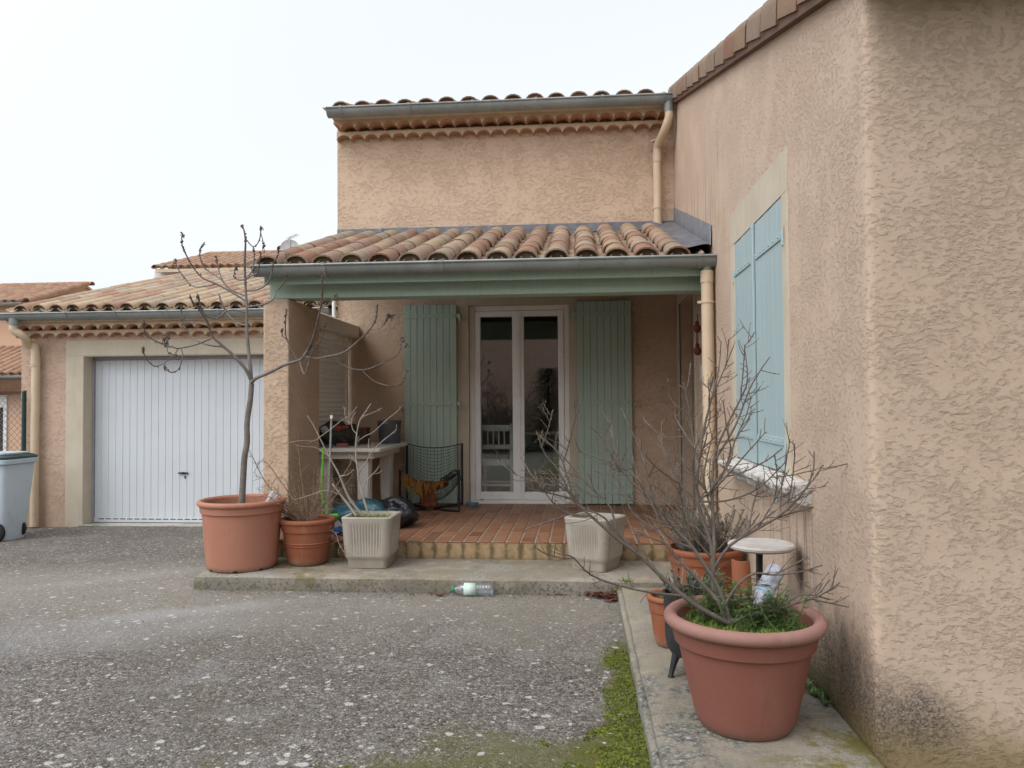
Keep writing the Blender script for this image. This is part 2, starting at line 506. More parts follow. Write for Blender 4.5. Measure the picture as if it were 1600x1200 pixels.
M['shutter'] = shutter_mat('shutter_paint', (0.369, 0.473, 0.401), (0.422, 0.516, 0.434), 0.15)
M['shutter_pale'] = shutter_mat('shutter_paint_weathered', (0.335, 0.43, 0.445), (0.375, 0.47, 0.48), 0.35)
M['beam'] = shutter_mat('beam_paint', (0.353, 0.469, 0.381), (0.404, 0.515, 0.421), 0.15)
M['rust'] = simple('rust', (0.21, 0.10, 0.05), (0.30, 0.20, 0.12), 0.8, 20)
M['pvc'] = simple('white_pvc', (0.866, 0.868, 0.840), (0.798, 0.799, 0.773), 0.4, 3, 20, 0.02, grime=((0.570, 0.529, 0.448), 0.3, 6))
M['door_metal'] = simple('door_metal', (0.610, 0.651, 0.684), (0.580, 0.620, 0.653), 0.4, 1.4, 20, 0.02, grime=((0.559, 0.557, 0.518), 0.22, 3.5))
M['roller'] = simple('roller_plastic', (0.900, 0.891, 0.832), (0.856, 0.820, 0.758), 0.5, 3, 30, 0.02, grime=((0.641, 0.553, 0.443), 0.4, 5))
M['roller_box'] = simple('roller_box', (0.828, 0.764, 0.641), (0.773, 0.704, 0.590), 0.6, 3, 30, 0.03)
M['dark'] = simple('dark_gap', (0.03, 0.028, 0.025), None, 0.8, 5, 30, 0)
M['black_metal'] = simple('black_metal', (0.012, 0.013, 0.016), (0.02, 0.021, 0.024), 0.45, 9, 80, 0.1)
M['iron'] = simple('cast_iron', (0.022, 0.023, 0.026), (0.04, 0.04, 0.042), 0.6, 9, 90, 0.25, 0.003, grime=((0.10, 0.085, 0.07), 0.4, 12))
M['wood_brown'] = simple('brown_wood', (0.15, 0.075, 0.04), (0.10, 0.05, 0.028), 0.7, 5, 40, 0.1)
M['door_leaf'] = simple('door_leaf', (0.33, 0.235, 0.15), (0.29, 0.20, 0.13), 0.5, 4, 30, 0.03)
M['interior'] = simple('interior_paint', (0.42, 0.40, 0.37), None, 0.8, 3, 30, 0)
M['interior_floor'] = simple('interior_tile', (0.24, 0.22, 0.18), None, 0.35, 3, 30, 0)
M['white_paint'] = simple('white_paint', (0.74, 0.74, 0.72), (0.68, 0.68, 0.65), 0.45, 5, 40, 0.03)


def glass_mat():
    k = NT('window_glass')
    fr = k.n('ShaderNodeFresnel'); fr.inputs['IOR'].default_value = 1.55
    gl = k.n('ShaderNodeBsdfGlossy'); gl.inputs['Roughness'].default_value = 0.006; gl.inputs['Color'].default_value = (0.9, 0.95, 0.93, 1)
    tr = k.n('ShaderNodeBsdfTransparent'); tr.inputs['Color'].default_value = (0.93, 0.95, 0.94, 1)
    ms = k.n('ShaderNodeMixShader')
    k.put(ms.inputs[0], k.math('MINIMUM', k.mul(fr.outputs[0], 2.6), 1.0)); k.put(ms.inputs[1], tr.outputs[0]); k.put(ms.inputs[2], gl.outputs[0])
    k.t.links.new(ms.outputs[0], k.out.inputs[0])
    return k.mat


M['glass'] = glass_mat()


def pet_mat(name, tint):
    k = NT(name); p = k.obj()
    nr = k.bump(k.noise(p, 26, 2), 0.6, 0.01)
    gl = k.n('ShaderNodeBsdfGlossy'); gl.inputs['Roughness'].default_value = 0.12; gl.inputs['Color'].default_value = (0.95, 0.97, 1, 1); k.put(gl.inputs['Normal'], nr)
    tr = k.n('ShaderNodeBsdfTransparent'); tr.inputs['Color'].default_value = (*tint, 1)
    df = k.n('ShaderNodeBsdfDiffuse'); df.inputs['Color'].default_value = (0.62, 0.66, 0.70, 1)
    lw = k.n('ShaderNodeLayerWeight'); lw.inputs['Blend'].default_value = 0.35; k.put(lw.inputs['Normal'], nr)
    m1 = k.n('ShaderNodeMixShader'); k.put(m1.inputs[0], 0.13); k.put(m1.inputs[1], tr.outputs[0]); k.put(m1.inputs[2], df.outputs[0])
    m2 = k.n('ShaderNodeMixShader'); k.put(m2.inputs[0], k.addv(0.06, k.mul(lw.outputs['Facing'], 0.4))); k.put(m2.inputs[1], m1.outputs[0]); k.put(m2.inputs[2], gl.outputs[0])
    k.t.links.new(m2.outputs[0], k.out.inputs[0])
    return k.mat


M['pet'] = pet_mat('clear_plastic', (0.86, 0.89, 0.92))
M['pet_frost'] = simple('crumpled_plastic', (0.50, 0.52, 0.58), (0.30, 0.32, 0.38), 0.3, 30, 34, 1.0, 0.03, spec=0.5)
M['label_green'] = simple('pale_green_label', (0.50, 0.68, 0.60), (0.62, 0.74, 0.68), 0.5, 30, 30, 0.05)
M['cap_green'] = simple('green_cap', (0.02, 0.33, 0.14), None, 0.4, 9, 30, 0)
M['label_teal'] = simple('teal_label', (0.06, 0.40, 0.48), (0.35, 0.58, 0.62), 0.4, 60, 30, 0.05)


def asphalt():
    k = NT('asphalt'); p = k.pos(); s = k.sep(p); x, y = s[0], s[1]
    v1 = k.vor(p, 150); v2 = k.vor(p, 62)
    a = k.sep(v1.outputs['Color'])[0]; b = k.sep(v2.outputs['Color'])[0]
    agg = k.addv(k.mul(a, 0.62), k.mul(b, 0.38))
    c = k.ramp(agg, [(0.10, (0.046, 0.040, 0.034)), (0.45, (0.131, 0.116, 0.099)), (0.75, (0.211, 0.186, 0.165)), (0.95, (0.411, 0.376, 0.340))])
    big = k.noise(p, 0.8, 5, 0.6)
    c = k.mix(k.mul(k.step(big, 0.45, 0.68), 0.4), c, (0.12, 0.11, 0.085))
    c = k.mix(k.mul(k.step(k.noise(p, 2.3, 6, 0.65), 0.50, 0.68), 0.30), c, (0.27, 0.265, 0.26))
    # dried puddle marks, bluish
    def mark(cx, cy, ang, lx, ly):
        ca, sa = math.cos(ang), math.sin(ang)
        dx = k.math('SUBTRACT', x, cx); dy = k.math('SUBTRACT', y, cy)
        u = k.math('DIVIDE', k.addv(k.mul(dx, ca), k.mul(dy, sa)), lx); w = k.math('DIVIDE', k.addv(k.mul(dx, -sa), k.mul(dy, ca)), ly)
        d = k.math('SQRT', k.addv(k.mul(u, u), k.mul(w, w)))
        return k.step(k.addv(d, k.addv(k.mul(k.noise(p, 3.5, 8, 0.75), 1.1), k.mul(k.noise(p, 60, 3, 0.7), 0.5))), 1.85, 0.95)
    c = k.mix(k.mul(mark(-2.45, 4.75, 0.45, 1.0, 0.20), 0.48), c, (0.36, 0.375, 0.385))
    c = k.mix(k.mul(mark(-3.4, 5.7, 0.5, 1.3, 0.22), 0.34), c, (0.32, 0.33, 0.335))
    c = k.mix(k.mul(mark(-3.0, 4.2, 0.4, 1.8, 0.5), 0.36), c, (0.30, 0.305, 0.305))
    c = k.mix(k.mul(k.mul(k.step(k.addv(y, k.mul(k.noise(p, 1.6, 6, 0.7), 1.2)), 4.3, 5.7), k.step(y, 6.6, 5.6)), 0.50), c, (0.31, 0.285, 0.24))     # sandy dust under the step
    # moss along the slab, in front, and olive film elsewhere
    mn = k.noise(p, 3.2, 7, 0.7); fn = k.noise(p, 40, 4, 0.7)
    edge = k.mul(k.step(x, k.addv(-0.12, k.mul(k.step(y, 3.4, 2.6), -0.5)), 0.26), k.step(y, 4.7, 4.0))
    m = k.step(k.addv(k.mul(edge, 0.40), k.addv(k.mul(mn, 0.62), k.mul(fn, 0.26))), 0.66, 0.80)
    low = k.mul(k.step(y, 3.5, 2.6), k.addv(0.50, k.mul(k.step(x, -1.1, -0.1), 1.15)))
    m2 = k.step(k.addv(k.mul(low, 0.30), k.addv(k.mul(mn, 0.62), k.mul(fn, 0.25))), 0.58, 0.78)
    mc = k.mix(fn, (0.055, 0.068, 0.007), (0.125, 0.14, 0.012))
    c = k.mix(k.mul(m, 0.9), c, mc)
    c = k.mix(k.mul(m2, 0.7), c, k.mix(fn, (0.068, 0.068, 0.018), (0.13, 0.128, 0.035)))
    # white lichen discs
    pw = k.vmath('ADD', p, k.vmath('MULTIPLY', k.noisec(p, 38, 3), (0.030, 0.030, 0.0)))
    lich = None
    clump = k.step(k.noise(p, 1.1, 3, 0.6), 0.36, 0.62)
    for sc, r0, r1, dens in ((7.5, 0.09, 0.20, 0.47), (14, 0.12, 0.28, 0.56), (26, 0.14, 0.26, 0.50)):
        v = k.vor(pw, sc); rc = k.sep(v.outputs['Color'])
        rad = k.addv(r0, k.mul(rc[0], r1 - r0))
        q = k.mul(k.step(v.outputs['Distance'], rad, k.mul(rad, 0.72)), k.step(k.addv(rc[1], k.mul(clump, 0.28)), 1.26 - dens, 1.27 - dens))
        lich = q if lich is None else k.math('MAXIMUM', lich, q)
    c = k.mix(k.mul(lich, k.addv(0.40, k.mul(fn, 0.7))), c, (0.50, 0.49, 0.455))
    h = k.addv(k.mul(v1.outputs['Distance'], -0.5), k.addv(k.mul(v2.outputs['Distance'], -0.5), k.mul(k.noise(p, 8, 4), 0.5)))
    return k.surf(c, 0.93, k.bump(h, 0.8, 0.008), spec=0.2)


M['asphalt'] = asphalt()


def concrete(name, base, mossy, front_dark, blotch=lambda k, x, y, z: 0.25):
    k = NT(name); p = k.pos(); s = k.sep(p); x, y, z = s[0], s[1], s[2]
    n = k.noise(p, 3, 6, 0.65); f = k.noise(p, 110, 4, 0.7)
    c = k.mix(k.step(n, 0.35, 0.65), tuple(v * 0.80 for v in base), base)
    c = k.mix(k.mul(k.step(k.noise(p, 6, 7, 0.7), 0.52, 0.64), 0.55), c, tuple(min(1, v * 1.30) for v in base))
    sp = k.step(k.noise(p, 46, 5, 0.75), 0.50, 0.62)
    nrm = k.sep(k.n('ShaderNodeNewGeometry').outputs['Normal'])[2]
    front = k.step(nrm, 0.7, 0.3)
    lm = k.mul(k.step(k.addv(k.noise(p, 95, 6, 0.8), k.mul(k.step(k.noise(p, 2.4, 5, 0.7), 0.42, 0.62), 0.12)), 0.575, 0.64), k.math('SUBTRACT', 1.0, k.mul(front, 0.75)))
    c = k.mix(k.mul(lm, 0.7), c, (0.42, 0.41, 0.38))
    dk = k.step(k.noise(p, 2.1, 7, 0.72), 0.52, 0.62)
    c = k.mix(k.mul(k.mul(dk, k.addv(0.35, k.mul(sp, 0.65))), 0.75), c, (0.085, 0.08, 0.068))
    zone = k.mul(k.mul(k.step(k.noise(p, 2.4, 7, 0.72), 0.44, 0.56), blotch(k, x, y, z)), k.math('SUBTRACT', 1.0, front))
    mot = k.ramp(k.noise(p, 42, 8, 0.8), [(0.40, (0.045, 0.043, 0.038)), (0.50, (0.15, 0.145, 0.125)), (0.58, (0.27, 0.265, 0.24)), (0.66, (0.50, 0.49, 0.46))])
    c = k.mix(zone, c, mot)
    mm = k.step(k.noise(p, 3.7, 7, 0.7), 0.47, 0.60)
    c = k.mix(k.mul(mm, mossy(k, x, y, z)), c, k.mix(f, (0.12, 0.105, 0.028), (0.20, 0.175, 0.06)))
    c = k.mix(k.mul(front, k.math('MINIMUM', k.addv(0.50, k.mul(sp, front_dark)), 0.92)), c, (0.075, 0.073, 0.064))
    return k.surf(c, 0.93, k.bump(k.addv(k.noise(p, 60, 5, 0.7), k.mul(k.noise(p, 7, 4), 0.8)), 0.6, 0.008), spec=0.2)


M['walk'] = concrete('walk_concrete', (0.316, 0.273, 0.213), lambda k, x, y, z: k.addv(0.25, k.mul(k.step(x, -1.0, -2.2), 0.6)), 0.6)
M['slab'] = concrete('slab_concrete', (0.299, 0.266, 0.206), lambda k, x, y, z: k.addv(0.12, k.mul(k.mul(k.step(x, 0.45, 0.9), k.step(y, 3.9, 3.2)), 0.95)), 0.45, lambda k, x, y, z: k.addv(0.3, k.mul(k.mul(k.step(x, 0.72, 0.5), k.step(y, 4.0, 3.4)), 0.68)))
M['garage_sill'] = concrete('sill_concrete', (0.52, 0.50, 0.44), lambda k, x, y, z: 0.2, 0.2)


def stone_sill():
    k = NT('sill_stone'); p = k.pos()
    c = k.mix(k.step(k.noise(p, 16, 6, 0.7), 0.38, 0.62), (0.62, 0.60, 0.57), (0.40, 0.37, 0.33))
    nz = k.sep(k.n('ShaderNodeNewGeometry').outputs['Normal'])[2]
    sp = k.step(k.noise(k.scalev(p, (1, 1, 2)), 22, 6, 0.75), 0.44, 0.6)
    c = k.mix(k.mul(k.mul(k.step(nz, 0.7, 0.2), sp), 0.8), c, (0.12, 0.105, 0.085))
    return k.surf(c, 0.9, k.bump(k.noise(p, 40, 5, 0.7), 0.7, 0.01), spec=0.2)


M['sill'] = stone_sill()


def riser():
    k = NT('riser_stucco'); p = k.pos(); s = k.sep(p); x, z = s[0], s[2]
    n = k.noise(p, 20, 5, 0.65)
    c = k.mix(k.step(n, 0.35, 0.65), (0.355, 0.249, 0.134), (0.423, 0.309, 0.190))
    ph = k.math('FRACT', k.math('DIVIDE', k.math('SUBTRACT', x, -2.60), 0.1125))
    d = k.math('ABSOLUTE', k.math('SUBTRACT', ph, 0.5))                 # 0.5 under a joint
    st = k.step(k.addv(d, k.mul(k.math('SUBTRACT', k.noise(p, 13, 5, 0.7), 0.5), 0.75)), 0.22, 0.50)
    c = k.mix(k.mul(st, 0.78), c, (0.095, 0.078, 0.038))
    lo = k.step(k.addv(z, k.mul(n, 0.06)), 0.17, 0.12)
    c = k.mix(k.mul(lo, 0.6), c, (0.14, 0.12, 0.075))
    return k.surf(c, 0.92, k.bump(k.noise(p, 70, 5, 0.7), 0.8, 0.01), spec=0.15)


M['riser'] = riser()


def floor_tile():
    k = NT('floor_tile'); p = k.obj()
    c = k.ramp(k.island(), [(0, (0.252, 0.111, 0.059)), (0.3, (0.298, 0.141, 0.073)), (0.55, (0.328, 0.167, 0.088)), (0.78, (0.274, 0.128, 0.069)), (0.92, (0.198, 0.085, 0.054)), (1, (0.183, 0.073, 0.049))])
    c = k.mix(k.mul(k.step(k.noise(p, 2.2, 6, 0.65), 0.45, 0.7), 0.35), c, (0.33, 0.20, 0.12))
    c = k.mix(k.mul(k.step(k.noise(p, 30, 5, 0.7), 0.55, 0.7), 0.25), c, (0.20, 0.13, 0.08))
    return k.surf(c, 0.55, k.bump(k.noise(p, 40, 3), 0.08, 0.003), spec=0.35)


M['floor_tile'] = floor_tile()
M['grout'] = simple('grout', (0.380, 0.323, 0.260), (0.304, 0.255, 0.200), 0.9, 9, 60, 0.2)


def pot_mat(name, c1, c2, pale, rough=0.75, wall=0.35):
    k = NT(name); p = k.obj(); s = k.sep(p)
    c = k.mix(k.step(k.noise(p, 4, 5, 0.6), 0.3, 0.7), c1, c2)
    c = k.mix(k.mul(k.step(k.noise(k.scalev(p, (1, 1, 0.25)), 14, 6, 0.7), 0.5, 0.75), wall), c, pale)
    lo = k.step(k.addv(s[2], k.mul(k.noise(p, 12, 5, 0.7), 0.16)), 0.16, 0.05)
    c = k.mix(k.mul(lo, 0.5), c, pale)
    c = k.mix(k.mul(k.step(k.noise(p, 38, 6, 0.75), 0.60, 0.70), 0.35), c, tuple(min(1, v * 1.25) for v in pale))
    c = k.mix(k.mul(k.step(k.noise(k.scalev(p, (1, 1, 0.12)), 9, 6, 0.7), 0.56, 0.72), 0.35), c, tuple(v * 0.55 for v in c1))
    c = k.mix(k.mul(k.step(k.addv(s[2], k.mul(k.noise(p, 30, 5, 0.7), 0.09)), 0.085, 0.045), 0.5), c, (0.13, 0.10, 0.065))
    return k.surf(c, rough, k.bump(k.noise(p, 120, 4, 0.6), 0.12, 0.002), spec=0.3)


M['pot_plastic'] = pot_mat('terracotta_plastic', (0.236, 0.090, 0.067), (0.253, 0.101, 0.074), (0.294, 0.149, 0.116), 0.6, 0.25)
M['pot_rim_pale'] = pot_mat('terracotta_plastic_faded', (0.317, 0.170, 0.142), (0.283, 0.147, 0.119), (0.346, 0.207, 0.174), 0.7, 0.4)
M['pot_left'] = pot_mat('terracotta_sunbleached', (0.380, 0.165, 0.108), (0.402, 0.182, 0.122), (0.451, 0.253, 0.189), 0.65, 0.25)
M['pot_clay'] = pot_mat('terracotta_clay', (0.30, 0.105, 0.05), (0.27, 0.09, 0.048), (0.40, 0.28, 0.20), 0.8, 0.3)
M['pot_rust'] = pot_mat('terracotta_red', (0.281, 0.098, 0.047), (0.255, 0.085, 0.043), (0.306, 0.145, 0.089), 0.65, 0.25)


def planter_mat():
    k = NT('planter_concrete'); p = k.obj(); s = k.sep(p)
    c = k.mix(k.step(k.noise(p, 5, 6, 0.65), 0.35, 0.65), (0.339, 0.304, 0.255), (0.390, 0.352, 0.298))
    c = k.mix(k.mul(k.step(k.noise(k.scalev(p, (1, 1, 0.2)), 17, 6, 0.7), 0.52, 0.72), 0.45), c, (0.33, 0.29, 0.22))
    lo = k.step(k.addv(s[2], k.mul(k.noise(p, 11, 5, 0.7), 0.14)), 0.15, 0.06)
    c = k.mix(k.mul(lo, 0.6), c, (0.30, 0.25, 0.17))
    c = k.mix(k.mul(k.step(k.noise(p, 40, 6, 0.75), 0.58, 0.68), 0.35), c, (0.22, 0.21, 0.18))
    return k.surf(c, 0.92, k.bump(k.noise(p, 90, 5, 0.7), 0.35, 0.004), spec=0.2)


M['planter'] = planter_mat()
M['soil'] = simple('soil', (0.06, 0.045, 0.032), (0.11, 0.085, 0.06), 0.95, 30, 60, 0.8, 0.02)
M['bark'] = simple('bark', (0.15, 0.13, 0.115), (0.21, 0.185, 0.165), 0.85, 18, 120, 0.5, 0.004, grime=((0.14, 0.115, 0.09), 0.5, 30))
M['bark_tip'] = simple('bark_tip', (0.085, 0.062, 0.055), (0.14, 0.11, 0.095), 0.85, 30, 150, 0.3)
M['bark_pale'] = simple('bark_pale', (0.36, 0.31, 0.26), (0.27, 0.225, 0.185), 0.85, 22, 130, 0.4, 0.003)
M['bark_shrub'] = simple('bark_shrub', (0.144, 0.119, 0.100), (0.104, 0.085, 0.071), 0.85, 22, 130, 0.4, 0.003, grime=((0.274, 0.245, 0.215), 0.6, 18))
M['twig'] = simple('twig', (0.19, 0.125, 0.085), (0.27, 0.19, 0.13), 0.85, 30, 120, 0.2)
M['bud'] = simple('bud', (0.156, 0.102, 0.065), (0.204, 0.150, 0.085), 0.8, 60, 120, 0.2)
M['leaf_yellow'] = simple('yellowed_leaf', (0.30, 0.21, 0.05), (0.20, 0.13, 0.05), 0.7, 40, 60, 0.1, island=0.4)
M['leaf_dry'] = simple('dry_leaf', (0.20, 0.075, 0.045), (0.13, 0.06, 0.04), 0.7, 25, 60, 0.3, island=0.5)


def leaf_mat(name, c1, c2, c3):
    k = NT(name)
    c = k.ramp(k.island(), [(0, c1), (0.5, c2), (1, c3)])
    return k.surf(c, 0.6, None, spec=0.3)


M['weed'] = leaf_mat('weed_leaf', (0.044, 0.086, 0.029), (0.078, 0.145, 0.044), (0.139, 0.212, 0.068))
M['grass'] = leaf_mat('grass_blade', (0.08, 0.14, 0.02), (0.16, 0.235, 0.035), (0.25, 0.32, 0.07))
M['moss'] = leaf_mat('moss_tuft', (0.045, 0.060, 0.006), (0.095, 0.115, 0.010), (0.165, 0.18, 0.022))
M['lavender'] = leaf_mat('lavender_leaf', (0.07, 0.085, 0.065), (0.11, 0.125, 0.10), (0.17, 0.185, 0.15))
M['lavender_stem'] = simple('lavender_stem', (0.36, 0.30, 0.22), (0.26, 0.20, 0.14), 0.85, 22, 120, 0.2)
M['evergreen'] = leaf_mat('evergreen_leaf', (0.015, 0.03, 0.012), (0.03, 0.05, 0.02), (0.05, 0.075, 0.03))
M['bin'] = simple('bin_plastic', (0.497, 0.573, 0.622), (0.454, 0.526, 0.580), 0.5, 2.5, 50, 0.05, grime=((0.324, 0.347, 0.342), 0.4, 7))
M['bin_rim'] = simple('bin_rim', (0.476, 0.551, 0.600), None, 0.5, 4, 50, 0.05)
M['bin_lid'] = simple('bin_lid', (0.03, 0.055, 0.05), (0.045, 0.075, 0.068), 0.5, 4, 50, 0.08)
M['rubber'] = simple('rubber', (0.018, 0.018, 0.02), None, 0.7, 8, 60, 0.1)
M['fence'] = simple('fence_paint', (0.02, 0.05, 0.045), None, 0.5, 8, 60, 0.05)
M['fence_wire'] = simple('fence_wire', (0.24, 0.22, 0.20), None, 0.5, 8, 60, 0, metallic=0.3)
M['table'] = simple('table_plastic', (0.762, 0.739, 0.684), (0.694, 0.672, 0.616), 0.5, 4, 60, 0.04, grime=((0.448, 0.403, 0.331), 0.4, 6))
M['bucket'] = simple('grey_bucket', (0.10, 0.105, 0.12), (0.085, 0.09, 0.10), 0.55, 5, 50, 0.05)
M['brick'] = simple('red_brick', (0.40, 0.155, 0.10), (0.33, 0.13, 0.085), 0.9, 30, 90, 0.4)
M['mesh_bag'] = simple('dark_netting', (0.018, 0.017, 0.016), (0.07, 0.06, 0.045), 0.7, 45, 90, 0.6, 0.01)
M['green_cloth'] = simple('green_cloth', (0.012, 0.10, 0.065), (0.02, 0.14, 0.09), 0.8, 8, 30, 0.5, 0.02)
M['orange_cloth'] = simple('orange_cloth', (0.48, 0.075, 0.035), (0.36, 0.05, 0.03), 0.8, 12, 30, 0.4)
M['white_cloth'] = simple('white_rag', (0.5, 0.5, 0.48), None, 0.8, 10, 30, 0.4)
M['blue_thing'] = simple('blue_plastic', (0.05, 0.14, 0.20), (0.08, 0.18, 0.24), 0.5, 8, 30, 0.2)
M['bag_teal'] = simple('teal_bag', (0.022, 0.085, 0.115), (0.035, 0.11, 0.14), 0.3, 6, 22, 0.7, 0.02, spec=0.5)
M['bag_black'] = simple('black_bag', (0.010, 0.011, 0.015), (0.016, 0.017, 0.022), 0.2, 6, 24, 0.8, 0.02, spec=0.6)
M['bag_blue'] = simple('blue_bag', (0.012, 0.07, 0.20), None, 0.3, 6, 22, 0.6, 0.02, spec=0.5)
M['lime'] = simple('lime_plastic', (0.10, 0.46, 0.03), (0.08, 0.38, 0.03), 0.4, 6, 30, 0.05)
M['white_board'] = simple('white_board', (0.66, 0.68, 0.70), None, 0.5, 5, 30, 0.03)
M['scarf'] = simple('scarf_wool', (0.27, 0.085, 0.035), (0.10, 0.045, 0.03), 0.95, 22, 130, 0.8, 0.01, island=0.3)
M['scarf_gold'] = simple('gold_fringe', (0.36, 0.20, 0.045), (0.22, 0.10, 0.03), 0.95, 40, 130, 0.4, island=0.5)
M['dish_blue'] = simple('blue_dish', (0.10, 0.22, 0.30), (0.13, 0.26, 0.33), 0.35, 6, 30, 0.03)
M['stake'] = simple('stake_metal', (0.30, 0.29, 0.28), (0.22, 0.20, 0.19), 0.5, 20, 30, 0.05)
M['stool_top'] = simple('stool_plastic', (0.60, 0.575, 0.54), (0.47, 0.43, 0.39), 0.6, 7, 60, 0.2, grime=((0.25, 0.21, 0.18), 0.5, 9))
M['red'] = simple('dark_red', (0.13, 0.018, 0.012), None, 0.5, 10, 30, 0.05)
M['bottle_white'] = simple('white_bottle', (0.70, 0.72, 0.76), (0.56, 0.60, 0.66), 0.25, 16, 18, 0.7, 0.02, spec=0.5)
M['bottle_blue'] = simple('pale_blue_label', (0.28, 0.42, 0.50), None, 0.35, 16, 18, 0.3)
M['far_dish'] = simple('dish_paint', (0.50, 0.51, 0.52), None, 0.5, 5, 30, 0)
M['plug'] = simple('mouth_plug', (0.17, 0.115, 0.07), (0.10, 0.07, 0.045), 0.95, 12, 60, 0.4)  # dark brown discs just inside the mouths of the lowest tiles
# ------------------------------------------------------------------ setting: ground, paths, terrace
def ground_z(x, y):
    def ss(a, b, v):
        t = max(0, min(1, (v - a) / (b - a))); return t * t * (3 - 2 * t)
    return -0.10 * ss(-2.8, -4.8, x) * ss(4.0, 8.3, y) + 0.012 * math.sin(x * 1.7 + 0.6) * math.sin(y * 1.3) * ss(0, 2, y) * (1 - ss(4.2, 5.2, y) * ss(-3, -2.5, x))


TY0, TY1, FACY = 6.0, 8.22, 8.22
WX = 1.03                    # plane of the right wing's long wall
NY = 2.82                    # plane of the wing's near wall
mb = MB()
gx = [-300, -120, -50, -25, -14] + [-10 + 0.25 * i for i in range(57)] + [6, 12, 30, 90, 300]
gy = [-300, -100, -40, -15, -6, -2] + [-1 + 0.25 * i for i in range(46)] + [12, 16, 25, 50, 120, 300]
for y in gy:
    for x in gx: mb.v.append(Vector((x, y, ground_z(x, y))))
W_ = len(gx)
for j in range(len(gy) - 1):
    for i in range(W_ - 1):
        mb.f.append([j * W_ + i, j * W_ + i + 1, (j + 1) * W_ + i + 1, (j + 1) * W_ + i]); mb.m.append(0)
tag(mb.build('driveway', M['asphalt'], recalc=False, angle=180), 'worn grey asphalt courtyard flecked with white lichen', kind='structure')

WALKZ, SLABZ, TERZ = 0.105, 0.072, 0.2375


def rough_box(name, x0, y0, z0, x1, y1, z1, mat, step=0.09, amp=0.006, seed=0, kind='structure', label=None):
    """concrete block with uneven edges"""
    nx = max(2, int((x1 - x0) / step)); ny = max(2, int((y1 - y0) / step))
    mb = MB()
    def w(p):
        q = Vector(p) * 4 + Vector((seed, 0, 0))
        return Vector(p) + Vector((mnoise.noise(q), mnoise.noise(q + Vector((9, 0, 0))), mnoise.noise(q + Vector((0, 9, 0))) * 0.5)) * amp + \
            Vector((mnoise.noise(q * 4), mnoise.noise(q * 4 + Vector((3, 0, 0))), 0)) * amp * 0.5
    r = 0.014
    for j in range(ny + 1):
        for i in range(nx + 1):
            x = x0 + (x1 - x0) * i / nx; y = y0 + (y1 - y0) * j / ny
            mb.v.append(w((x, y, z1 - (r * 0.5 if i in (0, nx) or j in (0, ny) else 0))))
    for j in range(ny):
        for i in range(nx):
            a = j * (nx + 1) + i
            mb.f.append([a, a + 1, a + nx + 2, a + nx + 1]); mb.m.append(0)
    ring = [(i, 0) for i in range(nx)] + [(nx, j) for j in range(ny)] + [(i, ny) for i in range(nx, 0, -1)] + [(0, j) for j in range(ny, 0, -1)]
    prev = [j * (nx + 1) + i for i, j in ring]
    cx, cy = (x0 + x1) / 2, (y0 + y1) / 2
    for lvl in (1, 2):
        cur = []
        for i, j in ring:
            x = x0 + (x1 - x0) * i / nx; y = y0 + (y1 - y0) * j / ny
            z = z1 - r if lvl == 1 else z0
            ox = r * 0.6 * (-1 if i == 0 else 1 if i == nx else 0); oy = r * 0.6 * (-1 if j == 0 else 1 if j == ny else 0)
            cur.append(len(mb.v)); mb.v.append(w((x + ox, y + oy, z)))
        n = len(ring)
        for k in range(n): mb.f.append([prev[k], prev[(k + 1) % n], cur[(k + 1) % n], cur[k]]); mb.m.append(0)
        prev = cur
    return tag(mb.build(name, mat, angle=60), label, kind=kind)


rough_box('pavement', -2.74, 5.30, -0.1, 1.02, 5.995, WALKZ, M['walk'], label='low concrete step running in front of the terrace')
rough_box('path', 0.285, 2.45, -0.1, 1.02, 5.285, SLABZ, M['slab'], seed=5, label='lichen covered concrete strip along the right wall')
# second bull-nosed lip running along the outer edge of the strip
rough_box('path_kerb', 0.255, 2.45, -0.1, 0.283, 5.29, SLABZ - 0.022, M['slab'], seed=9, amp=0.005, label='thin raised concrete edge of the strip')

mb = MB()
mb.box(-2.62, TY0 + 0.004, -0.05, 1.025, TY1 - 0.005, TERZ - 0.006)
mb.build('terrace_slab', M['grout'], bevel=0.004)['kind'] = 'structure'
mb = MB(); mb.box(-2.63, TY0 - 0.012, 0.0, 1.024, TY0 + 0.003, TERZ - 0.012)
tag(mb.build('terrace_riser', M['riser'], bevel=0.006), 'ochre rendered riser stained under the tile joints', kind='structure')
mb = MB(); tw, tl = 0.1125, 0.2235
nx = int(3.64 / tw)
for i in range(nx):
    off = rng.uniform(0, 0.012)
    for j in range(10):
        x0 = -2.60 + i * tw; y0 = TY0 - 0.018 + j * tl
        jz = rng.uniform(0, 0.0025)
        mb.box(x0 + 0.007, y0 + 0.0025 + (0 if j == 0 else off * 0.2), TERZ - 0.012, x0 + tw - 0.007, min(y0 + tl - 0.0025, TY1 - 0.002), TERZ - 0.0015 + jz)
tag(mb.build('terrace_floor', M['floor_tile'], bevel=0.003, segs=1), 'long terracotta tiles paving the covered terrace', kind='structure')

# ------------------------------------------------------------------ the house
house = thing('house', 'pinkish stucco house with tiled porch, green shutters and white glazed door', 'house', (0, FACY, 0))
HX0 = -2.63
slope = 0.305


def roofz(y): return 4.545 + slope * (y - 7.97)


